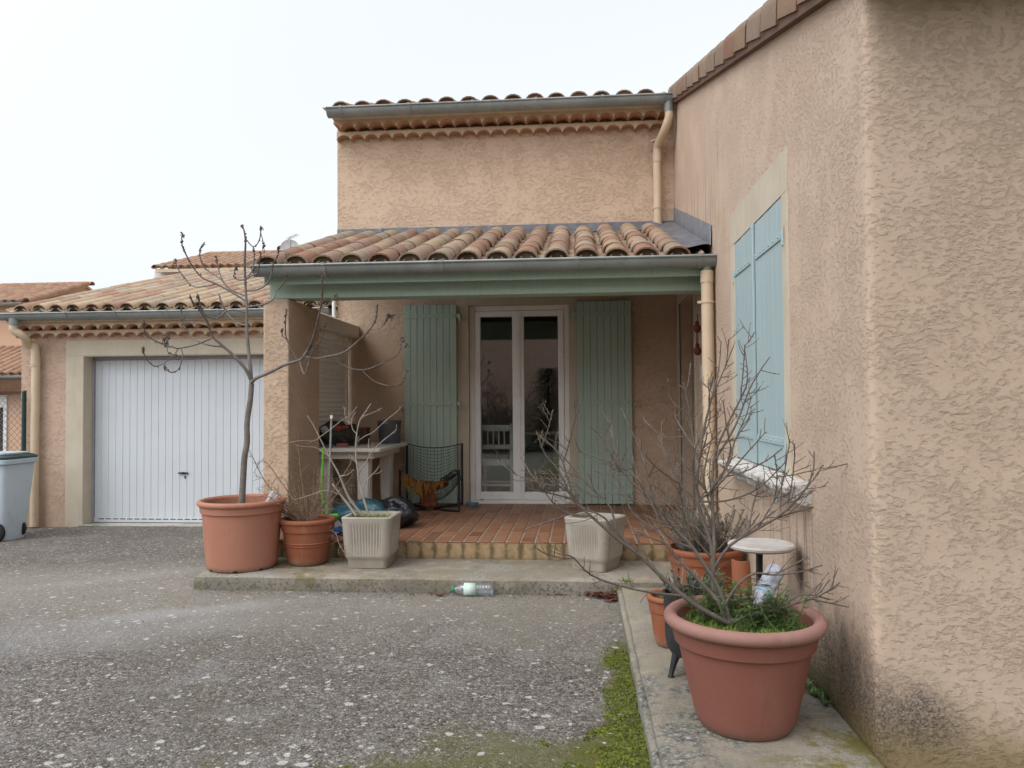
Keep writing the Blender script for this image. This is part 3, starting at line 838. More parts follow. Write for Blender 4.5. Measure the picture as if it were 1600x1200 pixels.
# glazed door opening and its pale band
dl, dr = at(733, 640, y=FACY).x, at(890, 640, y=FACY).x
dtop = at(812, 476, y=FACY).z
mb = MB()
panel(mb, lambda u, z, t: (u, FACY + t, z), [HX0, 1.029], [0.0, 4.40], [(dl, dr, TERZ - 0.01, dtop)], 0.28)
mb.build('wall', M['stucco'], house, angle=30)
mb = MB(); mb.box(HX0, FACY + 0.282, 0, HX0 + 0.25, 13.0, 4.40)
mb.build('side_wall', M['stucco'], house)
# right wing: long wall with window and entrance door, rounded corner, near wall
wy0, wy1 = at(1225, 520, x=WX).y, at(1150, 520, x=WX).y
wz1 = at(1150, 379, x=WX).z; wz0 = at(1152, 716, x=WX).z
ey0, ey1 = 6.95, 7.93
etop = 2.32
mb = MB()
panel(mb, lambda u, z, t: (WX + t, u, z), [NY + 0.05, 3.4, 5.0, 6.5, 8.9], [-0.1, 0.6, 4.0], [(wy0, wy1, wz0, wz1), (ey0, ey1, TERZ, etop)], 0.26, ztop=lambda u: roofz(u) - 0.09)
cs = []
for k in range(7):
    a = R(90) * k / 6
    cs.append((WX + 0.05 - 0.05 * math.cos(a) ** 0.6, NY + 0.05 - 0.05 * math.sin(a) ** 0.6))
vs = [(x, y, z) for x, y in cs for z in (-0.1, 0.6, 1.3, 2.0, roofz(NY + 0.03) - 0.09)]
fs = [(i * 5 + j, i * 5 + 5 + j, i * 5 + 6 + j, i * 5 + 1 + j) for i in range(6) for j in range(4)]
mb.add(vs, fs)
zt = roofz(NY) - 0.10
mb.add([(WX + 0.05, NY, -0.1), (6, NY, -0.1), (6, NY, zt), (WX + 0.05, NY, zt), (WX + 0.27, NY + 0.25, -0.1), (6, NY + 0.25, -0.1), (6, NY + 0.25, zt), (WX + 0.27, NY + 0.25, zt)],
       [(0, 1, 2, 3), (4, 5, 6, 7), (3, 2, 6, 7), (1, 5, 6, 2)])
mb.build('wing_wall', M['stucco_wing'], house, angle=50)

# smooth pale bands round door and window
def band(name, W, u0, u1, z0, z1, wl, wr, wt, th, bottom=0.0):
    mb = MB()
    def bx(a, b, c, d):
        P = [W(u, z, t) for t in (-th, 0.012) for (u, z) in ((a, c), (b, c), (b, d), (a, d))]
        mb.add(P, [(0, 1, 2, 3), (7, 6, 5, 4), (0, 4, 5, 1), (1, 5, 6, 2), (2, 6, 7, 3), (3, 7, 4, 0)])
    bx(u0 - wl, u0, z0 - bottom, z1); bx(u1, u1 + wr, z0 - bottom, z1); bx(u0 - wl, u1 + wr, z1 + 0.0005, z1 + wt)
    return mb.build(name, M['render'], house, bevel=0.002)


band('door_surround', lambda u, z, t: (u, FACY + t, z), dl, dr, TERZ, dtop, 0.125, 0.10, 0.075, 0.004)
band('window_surround', lambda u, z, t: (WX + t, u, z), wy0, wy1, wz0, wz1, 0.11, 0.13, 0.215, 0.004, 0.02)
band('entrance_surround', lambda u, z, t: (WX + t, u, z), ey0, ey1, TERZ, etop, 0.09, 0.12, 0.10, 0.005)

# inner door of the right wall
mb = MB(); mb.box(WX + 0.12, ey0 + 0.001, TERZ, WX + 0.19, ey1 - 0.001, etop - 0.001)
dleaf = mb.build('entrance_door', M['door_leaf'], house)
mb = MB()
for k in range(2):
    mb.box(WX + 0.108, ey0 + 0.15, TERZ + 0.18 + k * 0.95, WX + 0.119, ey1 - 0.15, TERZ + 0.92 + k * 0.95)
mb.build('panel', M['door_leaf'], dleaf, bevel=0.006)
mb = MB(); mb.tube([(WX + 0.119, ey0 + 0.08, TERZ + 1.02), (WX + 0.07, ey0 + 0.08, TERZ + 1.02), (WX + 0.07, ey0 + 0.20, TERZ + 1.02)], 0.010, 8)
mb.build('handle', M['zinc'], dleaf)

# white glazed double door
fy0, fy1 = FACY + 0.06, FACY + 0.13
fw = 0.055
fr = MB()
fr.box(dl, fy0, TERZ - 0.004, dl + fw, fy1, dtop); fr.box(dr - fw, fy0, TERZ - 0.004, dr, fy1, dtop)
fr.box(dl + fw, fy0, dtop - fw, dr - fw, fy1, dtop); fr.box(dl + fw, fy0 - 0.02, TERZ - 0.004, dr - fw, fy1, TERZ + 0.035)
frame = fr.build('french_window', M['pvc'], house, bevel=0.004)
mid = (dl + dr) / 2 - 0.01
for (a, b) in ((dl + fw + 0.002, mid - 0.001), (mid + 0.001, dr - fw - 0.002)):
    s = MB(); st = 0.062; zb, zt_ = TERZ + 0.038, dtop - fw - 0.003
    s.box(a, fy0 - 0.012, zb, a + st, fy1 - 0.012, zt_); s.box(b - st, fy0 - 0.012, zb, b, fy1 - 0.012, zt_)
    s.box(a + st, fy0 - 0.012, zb, b - st, fy1 - 0.012, zb + 0.085); s.box(a + st, fy0 - 0.012, zt_ - 0.062, b - st, fy1 - 0.012, zt_)
    so = s.build('sash', M['pvc'], frame, bevel=0.005)
    g = MB(); g.box(a + st - 0.004, fy0 + 0.012, zb + 0.083, b - st + 0.004, fy0 + 0.030, zt_ - 0.060)
    g.build('pane', M['glass'], frame, smooth=False)
s = MB(); s.box(mid - 0.022, fy0 - 0.022, TERZ + 0.04, mid + 0.022, fy0 - 0.0125, dtop - fw - 0.004)
s.build('centre_strip', M['pvc'], frame, bevel=0.003)

# room behind the glass
rm = MB()
rm.box(-2.36, 8.52, 0.16, 1.0, 12.4, TERZ - 0.02, 1)
rm.box(-2.37, 12.4, 0.16, 1.02, 12.5, 2.8); rm.box(-2.37, 8.51, 2.7, 1.0, 12.39, 2.78); rm.box(1.0, 8.9, 0.2, 1.02, 12.39, 2.69)
rm.build('room', [M['interior'], M['interior_floor']], house)


# ---- shutters
def plank_shutter(name, W, u0, u1, z0, z1, nb, mats, straps, hinge_side, th=0.028, strap_t=0.007, cover=None, hinge_len=0.035, gap=0.0016):
    """board shutter; W(u, z, t): t grows outwards from the wall plane"""
    mb = MB(); bw = (u1 - u0) / nb
    def bx(m, a, b, c, d, t0, t1):
        P = [W(u, z, t) for t in (t0, t1) for (u, z) in ((a, c), (b, c), (b, d), (a, d))]
        m.add(P, [(0, 1, 2, 3), (7, 6, 5, 4), (0, 4, 5, 1), (1, 5, 6, 2), (2, 6, 7, 3), (3, 7, 4, 0)])
    for k in range(nb):
        bx(mb, u0 + bw * k + gap, u0 + bw * (k + 1) - gap, z0, z1 - rng.uniform(0, 0.004), 0, th)
    bx(mb, u0 + 0.004, u1 - 0.004, z0 + 0.004, z1 - 0.008, 0.002, th - 0.009)
    sh = mb.build(name, mats, house, bevel=gap * 1.4, segs=1)
    for zc in straps:
        s = MB(); bx(s, u0 + 0.008, u1 - 0.008, zc - 0.019, zc + 0.019, th + 0.0005, th + strap_t)
        n = 6
        for i in range(n):
            u = u0 + (u1 - u0) * (i + 0.5) / n
            q = Vector(W(u, zc, th + strap_t)); o = Vector(W(u, zc, th + strap_t + 0.006))
            s.tube([q, q + (o - q) * 0.6, o], [0.007, 0.006, 0.003], 6)
        st = s.build('strap', mats, sh, bevel=0.001, segs=1)
        h = MB(); uh = u0 if hinge_side < 0 else u1
        e = uh + hinge_side * hinge_len
        bx(h, min(uh, e), max(uh, e), zc - 0.019, zc + 0.019, th - 0.004, th + 0.004)
        p = Vector(W(e, zc, th)); h.tube([p + Vector((0, 0, -0.055)), p + Vector((0, 0, 0.022))], 0.011, 8)
        h.build('hinge', mats, sh)
    if cover is not None:
        c = MB(); bx(c, cover - 0.026, cover + 0.026, z0, z1 + 0.004, th + 0.001, th + 0.016)
        c.build('cover_strip', mats, sh, bevel=0.004)
    return sh


Wf = lambda u, z, t: (u, FACY - 0.022 - t, z)
sz0, sz1 = at(672, 790, y=8.18).z, at(672, 476, y=8.18).z
sz0 = max(sz0, TERZ + 0.012)
stz = [at(672, v, y=8.16).z for v in (494, 631, 769)]
plank_shutter('shutter', Wf, at(632, 640, y=8.18).x, at(714, 640, y=8.18).x, sz0, sz1, 8, M['shutter'], stz, 1)
plank_shutter('shutter', Wf, at(902, 640, y=8.18).x, at(988, 640, y=8.18).x, sz0, at(940, 470, y=8.18).z, 8, M['shutter'], stz, -1)
# wall hooks that hold them open
for hx, hz in ((at(627, 640, y=8.18).x, at(627, 640, y=8.18).z), (at(991, 634, y=8.18).x, at(991, 634, y=8.18).z)):
    mb = MB(); mb.tube([(hx, FACY - 0.002, hz), (hx, FACY - 0.07, hz), (hx + 0.02, FACY - 0.075, hz + 0.035)], 0.007, 6)
    mb.build('shutter_hook', M['shutter'], house)

Ww = lambda u, z, t: (WX + 0.028 - t, u, z)
wm = (wy0 + wy1) / 2
zs_ = [wz1 - 0.20, wz0 + 0.165]
shn = plank_shutter('shutter', Ww, wy0 + 0.004, wm - 0.002, wz0 + 0.012, wz1 - 0.004, 6, M['shutter_pale'], zs_, -1, th=0.03, hinge_len=0.022, gap=0.0006)
shf = plank_shutter('shutter', Ww, wm + 0.002, wy1 - 0.004, wz0 + 0.012, wz1 - 0.004, 6, M['shutter_pale'], zs_, 1, th=0.03, cover=wm + 0.03, hinge_len=0.022, gap=0.0006)
shn['label'] = 'weathered pale blue shutter nearer the house corner'
mb = MB(); mb.box(WX + 0.05, wy0 + 0.001, wz0 + 0.001, WX + 0.06, wy1 - 0.001, wz1 - 0.001)
mb.build('window_back', M['dark'], house)

# stone sill with a moulded underside
mb = MB(); sy0, sy1 = at(1238, 760, x=WX - 0.09).y + 0.02, wy1 + 0.075
prof = [(WX + 0.03, wz0 + 0.008), (WX - 0.105, wz0 - 0.012), (WX - 0.112, wz0 - 0.022), (WX - 0.112, wz0 - 0.042), (WX - 0.098, wz0 - 0.052), (WX - 0.082, wz0 - 0.068), (WX - 0.078, wz0 - 0.088), (WX - 0.002, wz0 - 0.105)]
n = 26; vs = []; fs = []
for i in range(n + 1):
    y = sy0 + (sy1 - sy0) * i / n
    for (x, z) in prof:
        q = Vector((x, y, z)) * 9
        dsp = 0.010 * mnoise.noise(q) + 0.005 * mnoise.noise(q * 3)
        vs.append((x + (dsp if x < WX - 0.01 else 0), y, z + dsp * 0.7))
m = len(prof)
for i in range(n):
    for j in range(m): fs.append((i * m + j, i * m + (j + 1) % m, (i + 1) * m + (j + 1) % m, (i + 1) * m + j))
fs += [tuple(range(m)), tuple(n * m + j for j in range(m))]
mb.add(vs, fs); mb.build('window_sill', M['sill'], house, angle=50)
mb = MB()                                   # shutter stop
p = Vector((WX - 0.005, wy0 - 0.10, wz0 - 0.03))
mb.tube([p, p + Vector((-0.06, 0.0, 0.0)), p + Vector((-0.075, 0.05, -0.004))], 0.008, 8)
q = p + Vector((-0.06, 0.03, -0.002)); mb.tube([q + Vector((0, 0, 0.025)), q + Vector((0, 0, -0.10))], [0.008, 0.006], 8)
mb.build('shutter_stop', M['shutter_pale'], house)

# ---- upper eaves, main roof
CX0 = at(521, 195, y=8.02).x
corbel(house, CX0, 0.93, FACY, 4.205, 2, [M['mortar'], M['cornice_tile']], rowh=0.088, out=0.10, name='cornice')
mb = MB(); mb.box(CX0, FACY - 0.27, 4.3815, 0.93, FACY - 0.001, 4.43)
mb.build('eaves_mortar', M['mortar'], house, bevel=0.004)
gyc = FACY - 0.33
gutter(house, at(513, 170, y=gyc).x, 0.985, gyc, 4.440, 0.080, M['zinc'], [at(v, 150, y=gyc).x for v in (535, 641, 740, 838, 941, 1036)])
up = Vector((0, 1, slope)).normalized()
e0 = FACY - 0.36
tile_roof(MBr := MB(), (CX0 + 0.02, e0, roofz(e0) - 0.085), (1, 0, 0), up, 15, 12, 0.228, 0.36, 3, plug=1)
MBr.build('roof', [M['tile'], M['cornice_tile']], house, recalc=False, angle=30)
mb = MB(); mb.prism([(FACY + 0.0, roofz(FACY) - 0.10), (13.0, roofz(13.0) - 0.10), (13.0, roofz(13.0) - 0.13), (FACY + 0.0, roofz(FACY) - 0.13)], 'x', HX0, 6)
mb.build('roof_deck', M['mortar'], house)
wr = MB(); tile_roof(wr, (WX + 0.06, 2.45, roofz(2.45) + 0.0), (1, 0, 0), up, 21, 15, 0.23, 0.36, 4, plug=1)
wr.build('wing_roof', [M['tile'], M['cornice_tile']], house, recalc=False, angle=30)
mb = MB(); mb.prism([(NY - 0.32, roofz(NY - 0.32) - 0.015), (8.2, roofz(8.2) - 0.015), (8.2, roofz(8.2) - 0.06), (NY - 0.32, roofz(NY - 0.32) - 0.06)], 'x', WX + 0.02, 6)
mb.build('wing_roof_deck', M['wood_brown'], house)
# verge: L-shaped edge tiles stepping down the long wall
vg = MB(); L = 0.352; y = 2.45; i = 0
rgv = random.Random(5)
while y < 8.05:
    j = rgv.uniform(-0.006, 0.006)
    u2 = (up + Vector((0, 0, 0.055 + j))).normalized()
    nrm = Vector((1, 0, 0)).cross(u2).normalized()
    base = Vector((WX - 0.055 + j * 0.5, y, roofz(y) - 0.085))
    prof = [(0.0, -0.035), (-0.004, 0.07), (0.006, 0.105), (0.035, 0.132), (0.08, 0.14), (0.13, 0.135), (0.13, 0.12), (0.08, 0.125), (0.042, 0.118), (0.018, 0.098), (0.010, 0.07), (0.014, -0.035)]
    vs = []
    for t in (0, L * 0.955):
        for (a, b) in prof: vs.append(base + Vector((1, 0, 0)) * a + nrm * b * (1 - 0.05 * (t > 0)) + u2 * t)
    m = len(prof)
    vg.add(vs, [tuple(range(m)), tuple(range(m, 2 * m))] + [(k, (k + 1) % m, m + (k + 1) % m, m + k) for k in range(m)])
    y += L * up.y; i += 1
vg.build('verge', M['tile_verge'], house, angle=35)
mb = MB(); mb.add([(x, yy, roofz(yy) + dz) for x in (WX - 0.040, WX + 0.02) for yy in (2.46, 8.2) for dz in (-0.15, -0.10)], [(0, 1, 3, 2), (4, 5, 7, 6), (0, 4, 6, 2), (1, 5, 7, 3), (0, 1, 5, 4), (2, 3, 7, 6)])
mb.build('verge_strip', M['wood_brown'], house)  # dark brown strip under the verge tiles, showing in their gaps

# ---- porch: pillar, beam, fascia, roof, gutter
PX0, PX1 = at(411, 640, y=6.08).x, at(451, 640, y=6.08).x
BZ = 2.185
mb = MB()
mb.prism([(PX0, 6.08), (PX1, 6.08), (PX1, 6.83), (PX0, 6.83)], 'z', 0.1, BZ - 0.002)
mb.build('pillar', M['stucco'], house, bevel=0.012, segs=3)
fz0, fz1 = 2.275, 2.40
mb = MB(); mb.box(PX0 + 0.05, 6.09, BZ, WX - 0.001, 6.28, 2.42)
mb.build('beam', M['beam'], house, bevel=0.006)
mb = MB(); mb.box(-2.50, 5.93, fz0, WX - 0.002, 5.955, fz1)
mb.build('fascia', M['beam'], house, bevel=0.004)
ps = 0.315
pup = Vector((0, 1, ps)).normalized()
pz = lambda y: 2.405 + ps * (y - 5.90)
mb = MB(); mb.prism([(5.956, pz(5.956) - 0.012), (8.215, pz(8.215) - 0.012), (8.215, pz(8.215) - 0.05), (5.956, pz(5.956) - 0.05)], 'x', -2.50, WX - 0.002)
mb.build('porch_ceiling', M['wood_brown'], house)
rf = MB(); n = 6
for k in range(n):
    x = -2.30 + k * 0.62; rf.box(x - 0.035, 6.29, pz(6.6) - 0.17, x + 0.035, 6.30, pz(6.6) - 0.06)
sp = 0.2285
pr = MB(); tile_roof(pr, (-2.56, 5.86, pz(5.86) + 0.012), (1, 0, 0), pup, 15, 7, sp, 0.325, 11, skip=lambda b: b.y > 8.05, plug=1)
pr.build('porch_roof', [M['tile'], M['plug']], house, recalc=False, angle=30)
pgy = 5.842
pg = gutter(house, -2.535, WX - 0.004, pgy, 2.398, 0.075, M['zinc'], [at(v, 415, y=pgy).x for v in (510, 692, 901, 1092)], name='gutter')

# lead flashing
zf0, zf1 = pz(8.2) - 0.03, at(790, 352, y=FACY).z
mb = MB(); n = 24; vs = []; fs = []
for i in range(n + 1):
    x = HX0 + (WX - HX0 - 0.02) * i / n
    w = 0.004 * math.sin(i * 2.1)
    vs += [(x, FACY - 0.010 - abs(w), zf1), (x, FACY - 0.014 - abs(w), zf0 + 0.06), (x, FACY - 0.10, zf0 + 0.035 + w), (x, FACY - 0.17, zf0 + 0.008 + 2 * w), (x, FACY - 0.002, zf1)]
for i in range(n):
    a, b = i * 5, i * 5 + 5
    fs += [(a, b, b + 1, a + 1), (a + 1, b + 1, b + 2, a + 2), (a + 2, b + 2, b + 3, a + 3), (a + 4, b + 4, b, a)]
mb.add(vs, fs)
for i in range(1, 6):
    x = HX0 + 3.6 * i / 6 - 0.1; mb.box(x, FACY - 0.022, zf0 + 0.03, x + 0.012, FACY - 0.009, zf1 - 0.001)
mb.build('flashing', M['lead'], house, angle=60)
mb = MB(); n = 30; m = 8; vs = []; fs = []
ya, yb_ = 5.95, 8.20
for i in range(n + 1):
    y = ya + (yb_ - ya) * i / n
    zr = pz(y)
    row = [(WX - 0.004, zr + 0.245), (WX - 0.012, zr + 0.09), (WX - 0.05, zr + 0.085), (WX - 0.10, zr + 0.082), (WX - 0.15, zr + 0.075), (WX - 0.20, zr + 0.085), (WX - 0.25, zr + 0.095), (WX - 0.285, zr + 0.09)]
    for j, (x, z) in enumerate(row):
        q = Vector((x * 9, y * 7, 3)); d = 0.022 * mnoise.noise(q) + 0.014 * mnoise.noise(q * 2.7)
        vs.append((x + (0 if j < 2 else d), y + (0.03 * mnoise.noise(q + Vector((0, 0, 7))) if i in (0, n) else 0), z + (0 if j < 2 else d)))
for i in range(n):
    for j in range(m - 1): fs.append((i * m + j, i * m + j + 1, (i + 1) * m + j + 1, (i + 1) * m + j))
mb.add(vs, fs); o = mb.build('apron', M['lead'], house, angle=50)
sol = o.modifiers.new('thick', 'SOLIDIFY'); sol.thickness = 0.004


# ---- downpipes
def pipe(name, pts, r, parent, clips, wall, mat='pipe', sleeves=()):
    mb = MB(); mb.tube(smooth_line(pts, 5) if len(pts) > 2 else pts, r, 14)
    for s in sleeves:
        p = Vector(s); mb.tube([p + Vector((0, 0, -0.045)), p + Vector((0, 0, 0.045))], r + 0.004, 14)
    dp = mb.build(name, M[mat], parent, angle=40)
    for c in clips:
        c = Vector(c); k = MB()
        k.tube([c + Vector((0, 0, -0.008)), c + Vector((0, 0, 0.008))], r + 0.006, 14)
        k.tube([c, c + Vector(wall)], 0.006, 6)
        k.obox(c + Vector((-(r + 0.012), 0, 0)), 0.03, 0.02, 0.02)
        k.build('bracket', M[mat], dp)
    return dp


ux = at(1027, 280, y=8.13).x; utop = at(1045, 170, y=gyc)
gz = 4.36
uz0 = at(1027, 355, y=8.13).z
pipe('downpipe', [(utop.x, gyc, gz - 0.06), (utop.x, gyc, gz - 0.13), (utop.x - 0.03, gyc + 0.05, gz - 0.22), (ux + 0.01, 8.10, gz - 0.34), (ux, 8.13, gz - 0.42), (ux, 8.13, 3.6), (ux, 8.13, uz0)], 0.043, house,
     [(ux, 8.13, at(1027, 220, y=8.13).z), (ux, 8.13, at(1027, 325, y=8.13).z)], (0.06, 0.09, 0), sleeves=[(ux, 8.13, gz - 0.47), (ux, 8.13, uz0 + 0.05)])
mb = MB(); mb.tube([(utop.x, gyc, gz + 0.02), (utop.x, gyc, gz - 0.08)], [0.055, 0.046], 14)
mb.build('outlet', M['zinc'], house)
mb = MB(); mb.tube([(ux, 8.13, uz0 - 0.002), (ux, 8.13, uz0 + 0.001)], 0.038, 14); mb.build('pipe_mouth', M['dark'], house)
px_ = at(1108, 600, y=5.86).x
px_ = min(px_, WX - 0.06)
pipe('downpipe', [(px_, 5.86, 2.30), (px_, 5.86, 1.2), (px_, 5.86, WALKZ + 0.001)], 0.045, house, [(px_, 5.86, at(1108, 472, y=5.86).z), (px_, 5.86, 0.9)], (0.07, 0.02, 0), sleeves=[(px_, 5.86, 2.255)])
mb = MB(); mb.tube([(px_, 5.85, 2.345), (px_, 5.86, 2.30)], 0.036, 14); mb.build('outlet', M['zinc'], house)

# ---- roller shutter screen closing the left side of the porch
rs = MB(); rx = -2.53; ry0, ry1 = 6.84, 8.13; z = TERZ + 0.005; zt_ = 2.06
sh_ = 0.047
while z < zt_:
    rs.prism([(rx - 0.006, z), (rx - 0.002, z), (rx - 0.001, z + 0.005), (rx + 0.012, z + sh_ * 0.30), (rx + 0.016, z + sh_ * 0.52), (rx + 0.013, z + sh_ * 0.78), (rx - 0.001, z + sh_ - 0.003), (rx - 0.002, z + sh_ - 0.0005), (rx - 0.006, z + sh_ - 0.0005)], 'y', ry0, ry1)
    # prism on 'y' takes (x, z) pairs
    z += sh_
rsh = rs.build('roller_shutter', M['roller'], house, angle=60)
b = MB(); b.prism([(rx - 0.08, 2.04), (rx + 0.12, 2.04), (rx + 0.145, 2.06), (rx + 0.145, 2.165), (rx + 0.10, 2.19), (rx - 0.08, 2.19)], 'y', ry0, FACY - 0.002)
b.build('shutter_box', M['roller_box'], rsh, bevel=0.004)
b = MB(); b.box(rx - 0.02, ry1 + 0.001, TERZ, rx + 0.03, ry1 + 0.05, 2.039)
b.build('guide_rail', M['roller'], rsh, bevel=0.003)
b = MB(); b.tube([(rx + 0.05, FACY - 0.015, 2.03), (rx + 0.05, FACY - 0.015, 0.95)], 0.006, 6); b.build('cord', M['white_paint'], rsh)
mb = MB(); mb.tube([(HX0 - 0.03, FACY - 0.03, 2.0), (HX0 - 0.03, FACY - 0.03, 2.9)], 0.022, 10)
mb.build('service_pipe', M['pvc'], house)

# ------------------------------------------------------------------ the garage
GY = 8.62
garage = thing('garage', 'low pink stucco garage with a ribbed white up-and-over door', 'garage', (-4.7, GY, -0.1))
GX0 = at(33, 640, y=GY).x
dx0, dx1 = at(130, 640, y=GY).x, -3.58
dzt = at(200, 533 + 25, y=GY).z
dzt = at(300, 556, y=GY + 0.2).z
mb = MB(); panel(mb, lambda u, z, t: (u, GY + t, z), [GX0, HX0 - 0.001], [-0.15, 2.33], [(dx0, dx1, -0.14, dzt)], 0.26)
mb.build('wall', M['stucco_garage'], garage)
mb = MB(); mb.box(GX0, GY + 0.262, -0.15, GX0 + 0.24, 12.4, 2.25); mb.build('side_wall', M['stucco_garage'], garage)
gbx = at(103, 640, y=GY).x
mb = MB(); mb.box(gbx, GY - 0.006, -0.12, dx0, GY + 0.01, dzt + 0.004); mb.box(dx1, GY - 0.006, -0.12, dx1 + 0.2, GY + 0.01, dzt + 0.004)
mb.box(gbx, GY - 0.006, dzt + 0.0045, dx1 + 0.2, GY + 0.01, at(200, 531, y=GY).z)
mb.build('door_surround', M['render'], garage, bevel=0.002)
mb = MB(); mb.box(dx0 - 0.002, GY - 0.004, -0.12, dx0 + 0.004, GY + 0.20, dzt); mb.box(dx0, GY - 0.004, dzt - 0.004, dx1, GY + 0.2, dzt + 0.002)
mb.build('door_reveal', M['render'], garage)
# ribbed door leaf
GD = GY + 0.185
d0, d1 = dx0 + 0.03, dx1 - 0.02; dz0, dz1 = -0.075, dzt - 0.045
mb = MB(); pitch = 0.0895; x = d0; pts = []
while x < d1 - pitch:
    pts += [(x, GD), (x + pitch - 0.013, GD), (x + pitch - 0.009, GD + 0.006), (x + pitch - 0.005, GD + 0.006)]; x += pitch
pts += [(d1, GD), (d1, GD + 0.035), (d0, GD + 0.035)]
mb.prism(pts, 'z', dz0 + 0.055, dz1)
gd = mb.build('garage_door', M['door_metal'], garage, angle=20)
mb = MB(); mb.box(d0 - 0.006, GD - 0.010, dz0, d1, GD + 0.034, dz0 + 0.054)
mb.build('bottom_rail', M['door_metal'], gd, bevel=0.004)
mb = MB(); x = d0 + 0.06
while x < d1 - 0.1: mb.box(x, GD - 0.0125, dz0 + 0.036, x + 0.066, GD - 0.0105, dz0 + 0.046); x += pitch
mb.build('slot', M['dark'], gd)
mb = MB(); mb.box(dx0 + 0.004, GD - 0.02, -0.08, d0 - 0.007, GD + 0.05, dzt - 0.005); mb.box(d0, GD - 0.02, dz1 + 0.004, dx1 - 0.01, GD + 0.05, dzt - 0.005)
mb.build('door_frame', simple('grey_frame', (0.36, 0.36, 0.42), None, 0.5), gd, bevel=0.003)
h = at(287, 739, y=GD)
mb = MB(); mb.ball((h.x, GD - 0.012, h.z), 0.072, 1, 0.22, 0.16, 16, 8); mb.tube([(h.x, GD, h.z), (h.x, GD - 0.03, h.z)], 0.013, 10)
mb.obox((h.x + 0.02, GD - 0.004, h.z - 0.05), 0.014, 0.008, 0.035)
mb.build('handle', M['black_metal'], gd)
mb = MB(); mb.box(dx0 - 0.03, GY - 0.04, -0.12, dx1 + 0.1, GD - 0.012, -0.078)
mb.build('threshold', M['garage_sill'], garage, bevel=0.008)
# eaves
corbel(garage, GX0 - 0.02, HX0 - 0.003, GY, 2.132, 2, [M['mortar'], M['cornice_tile']], rowh=0.082, out=0.085, sp=0.165, arc=0.055)
mb = MB(); mb.box(GX0 - 0.02, GY - 0.235, 2.2975, HX0 - 0.003, GY + 0.2, 2.335); mb.build('eaves_mortar', M['mortar'], garage, bevel=0.004)
ggy = GY - 0.285
ga = at(2, 492, y=ggy)
gz_ = 2.385
gutter(garage, ga.x, HX0 - 0.12, ggy, gz_, 0.070, M['zinc'], [at(v, 495, y=ggy).x for v in (107, 184, 265, 345)])
gs = 0.272; gup = Vector((0, 1, gs)).normalized(); gsp = 0.214
ncol = int((HX0 - 0.02 - (ga.x + 0.03)) / gsp)
gr = MB(); tile_roof(gr, (HX0 - 0.02 - ncol * gsp, ggy - 0.03, gz_ + 0.022), (1, 0, 0), gup, ncol, 11, gsp, 0.365, 21, plug=1)
gro = gr.build('roof', [M['tile_garage'], M['plug']], garage, recalc=False, angle=30)
ry = ggy - 0.03 + 11 * 0.365 * gup.y + 0.06; rz = gz_ + 0.03 + 11 * 0.365 * gup.z
rd = MB(); x = ga.x + 0.1; rgk = random.Random(2)
while x < HX0 - 0.3:
    tile(rd, Vector((x, ry, rz - 0.02)), Vector((1, 0, 0.02)).normalized(), Vector((0, 1, 0)), Vector((0, 0, 1)), 0.13, 0.11, 0.44, 0.12, 0.10); x += 0.38
rd.build('ridge', M['tile'], gro, recalc=False)
mb = MB(); mb.prism([(ggy + 0.06, gz_ - 0.01), (ry, rz - 0.05), (ry, rz - 0.09), (ggy + 0.06, gz_ - 0.05)], 'x', ga.x + 0.08, HX0 - 0.004)
mb.build('roof_deck', M['mortar'], garage)
mb = MB(); mb.prism([(ry + 0.02, rz - 0.06), (ry + 4, rz - 1.26), (ry + 4, rz - 1.30), (ry + 0.02, rz - 0.1)], 'x', ga.x + 0.08, HX0 - 0.004)
mb.build('rear_roof', M['tile_far'], garage)
gp = at(55, 620, y=GY - 0.07); gt = at(22, 520, y=ggy)
pipe('downpipe', [(gt.x, ggy, 2.27), (gt.x, ggy, 2.20), (gt.x + 0.08, ggy + 0.06, 2.13), (gp.x - 0.06, GY - 0.10, 2.04), (gp.x, GY - 0.07, 1.95), (gp.x, GY - 0.07, 1.0), (gp.x, GY - 0.07, -0.09)], 0.047, garage,
     [(gp.x, GY - 0.07, 1.80)], (0, 0.07, 0), sleeves=[(gp.x, GY - 0.07, 1.86)])
mb = MB(); mb.tube([(gt.x, ggy, 2.34), (gt.x, ggy, 2.25)], [0.058, 0.05], 14); mb.build('outlet', M['zinc'], garage)

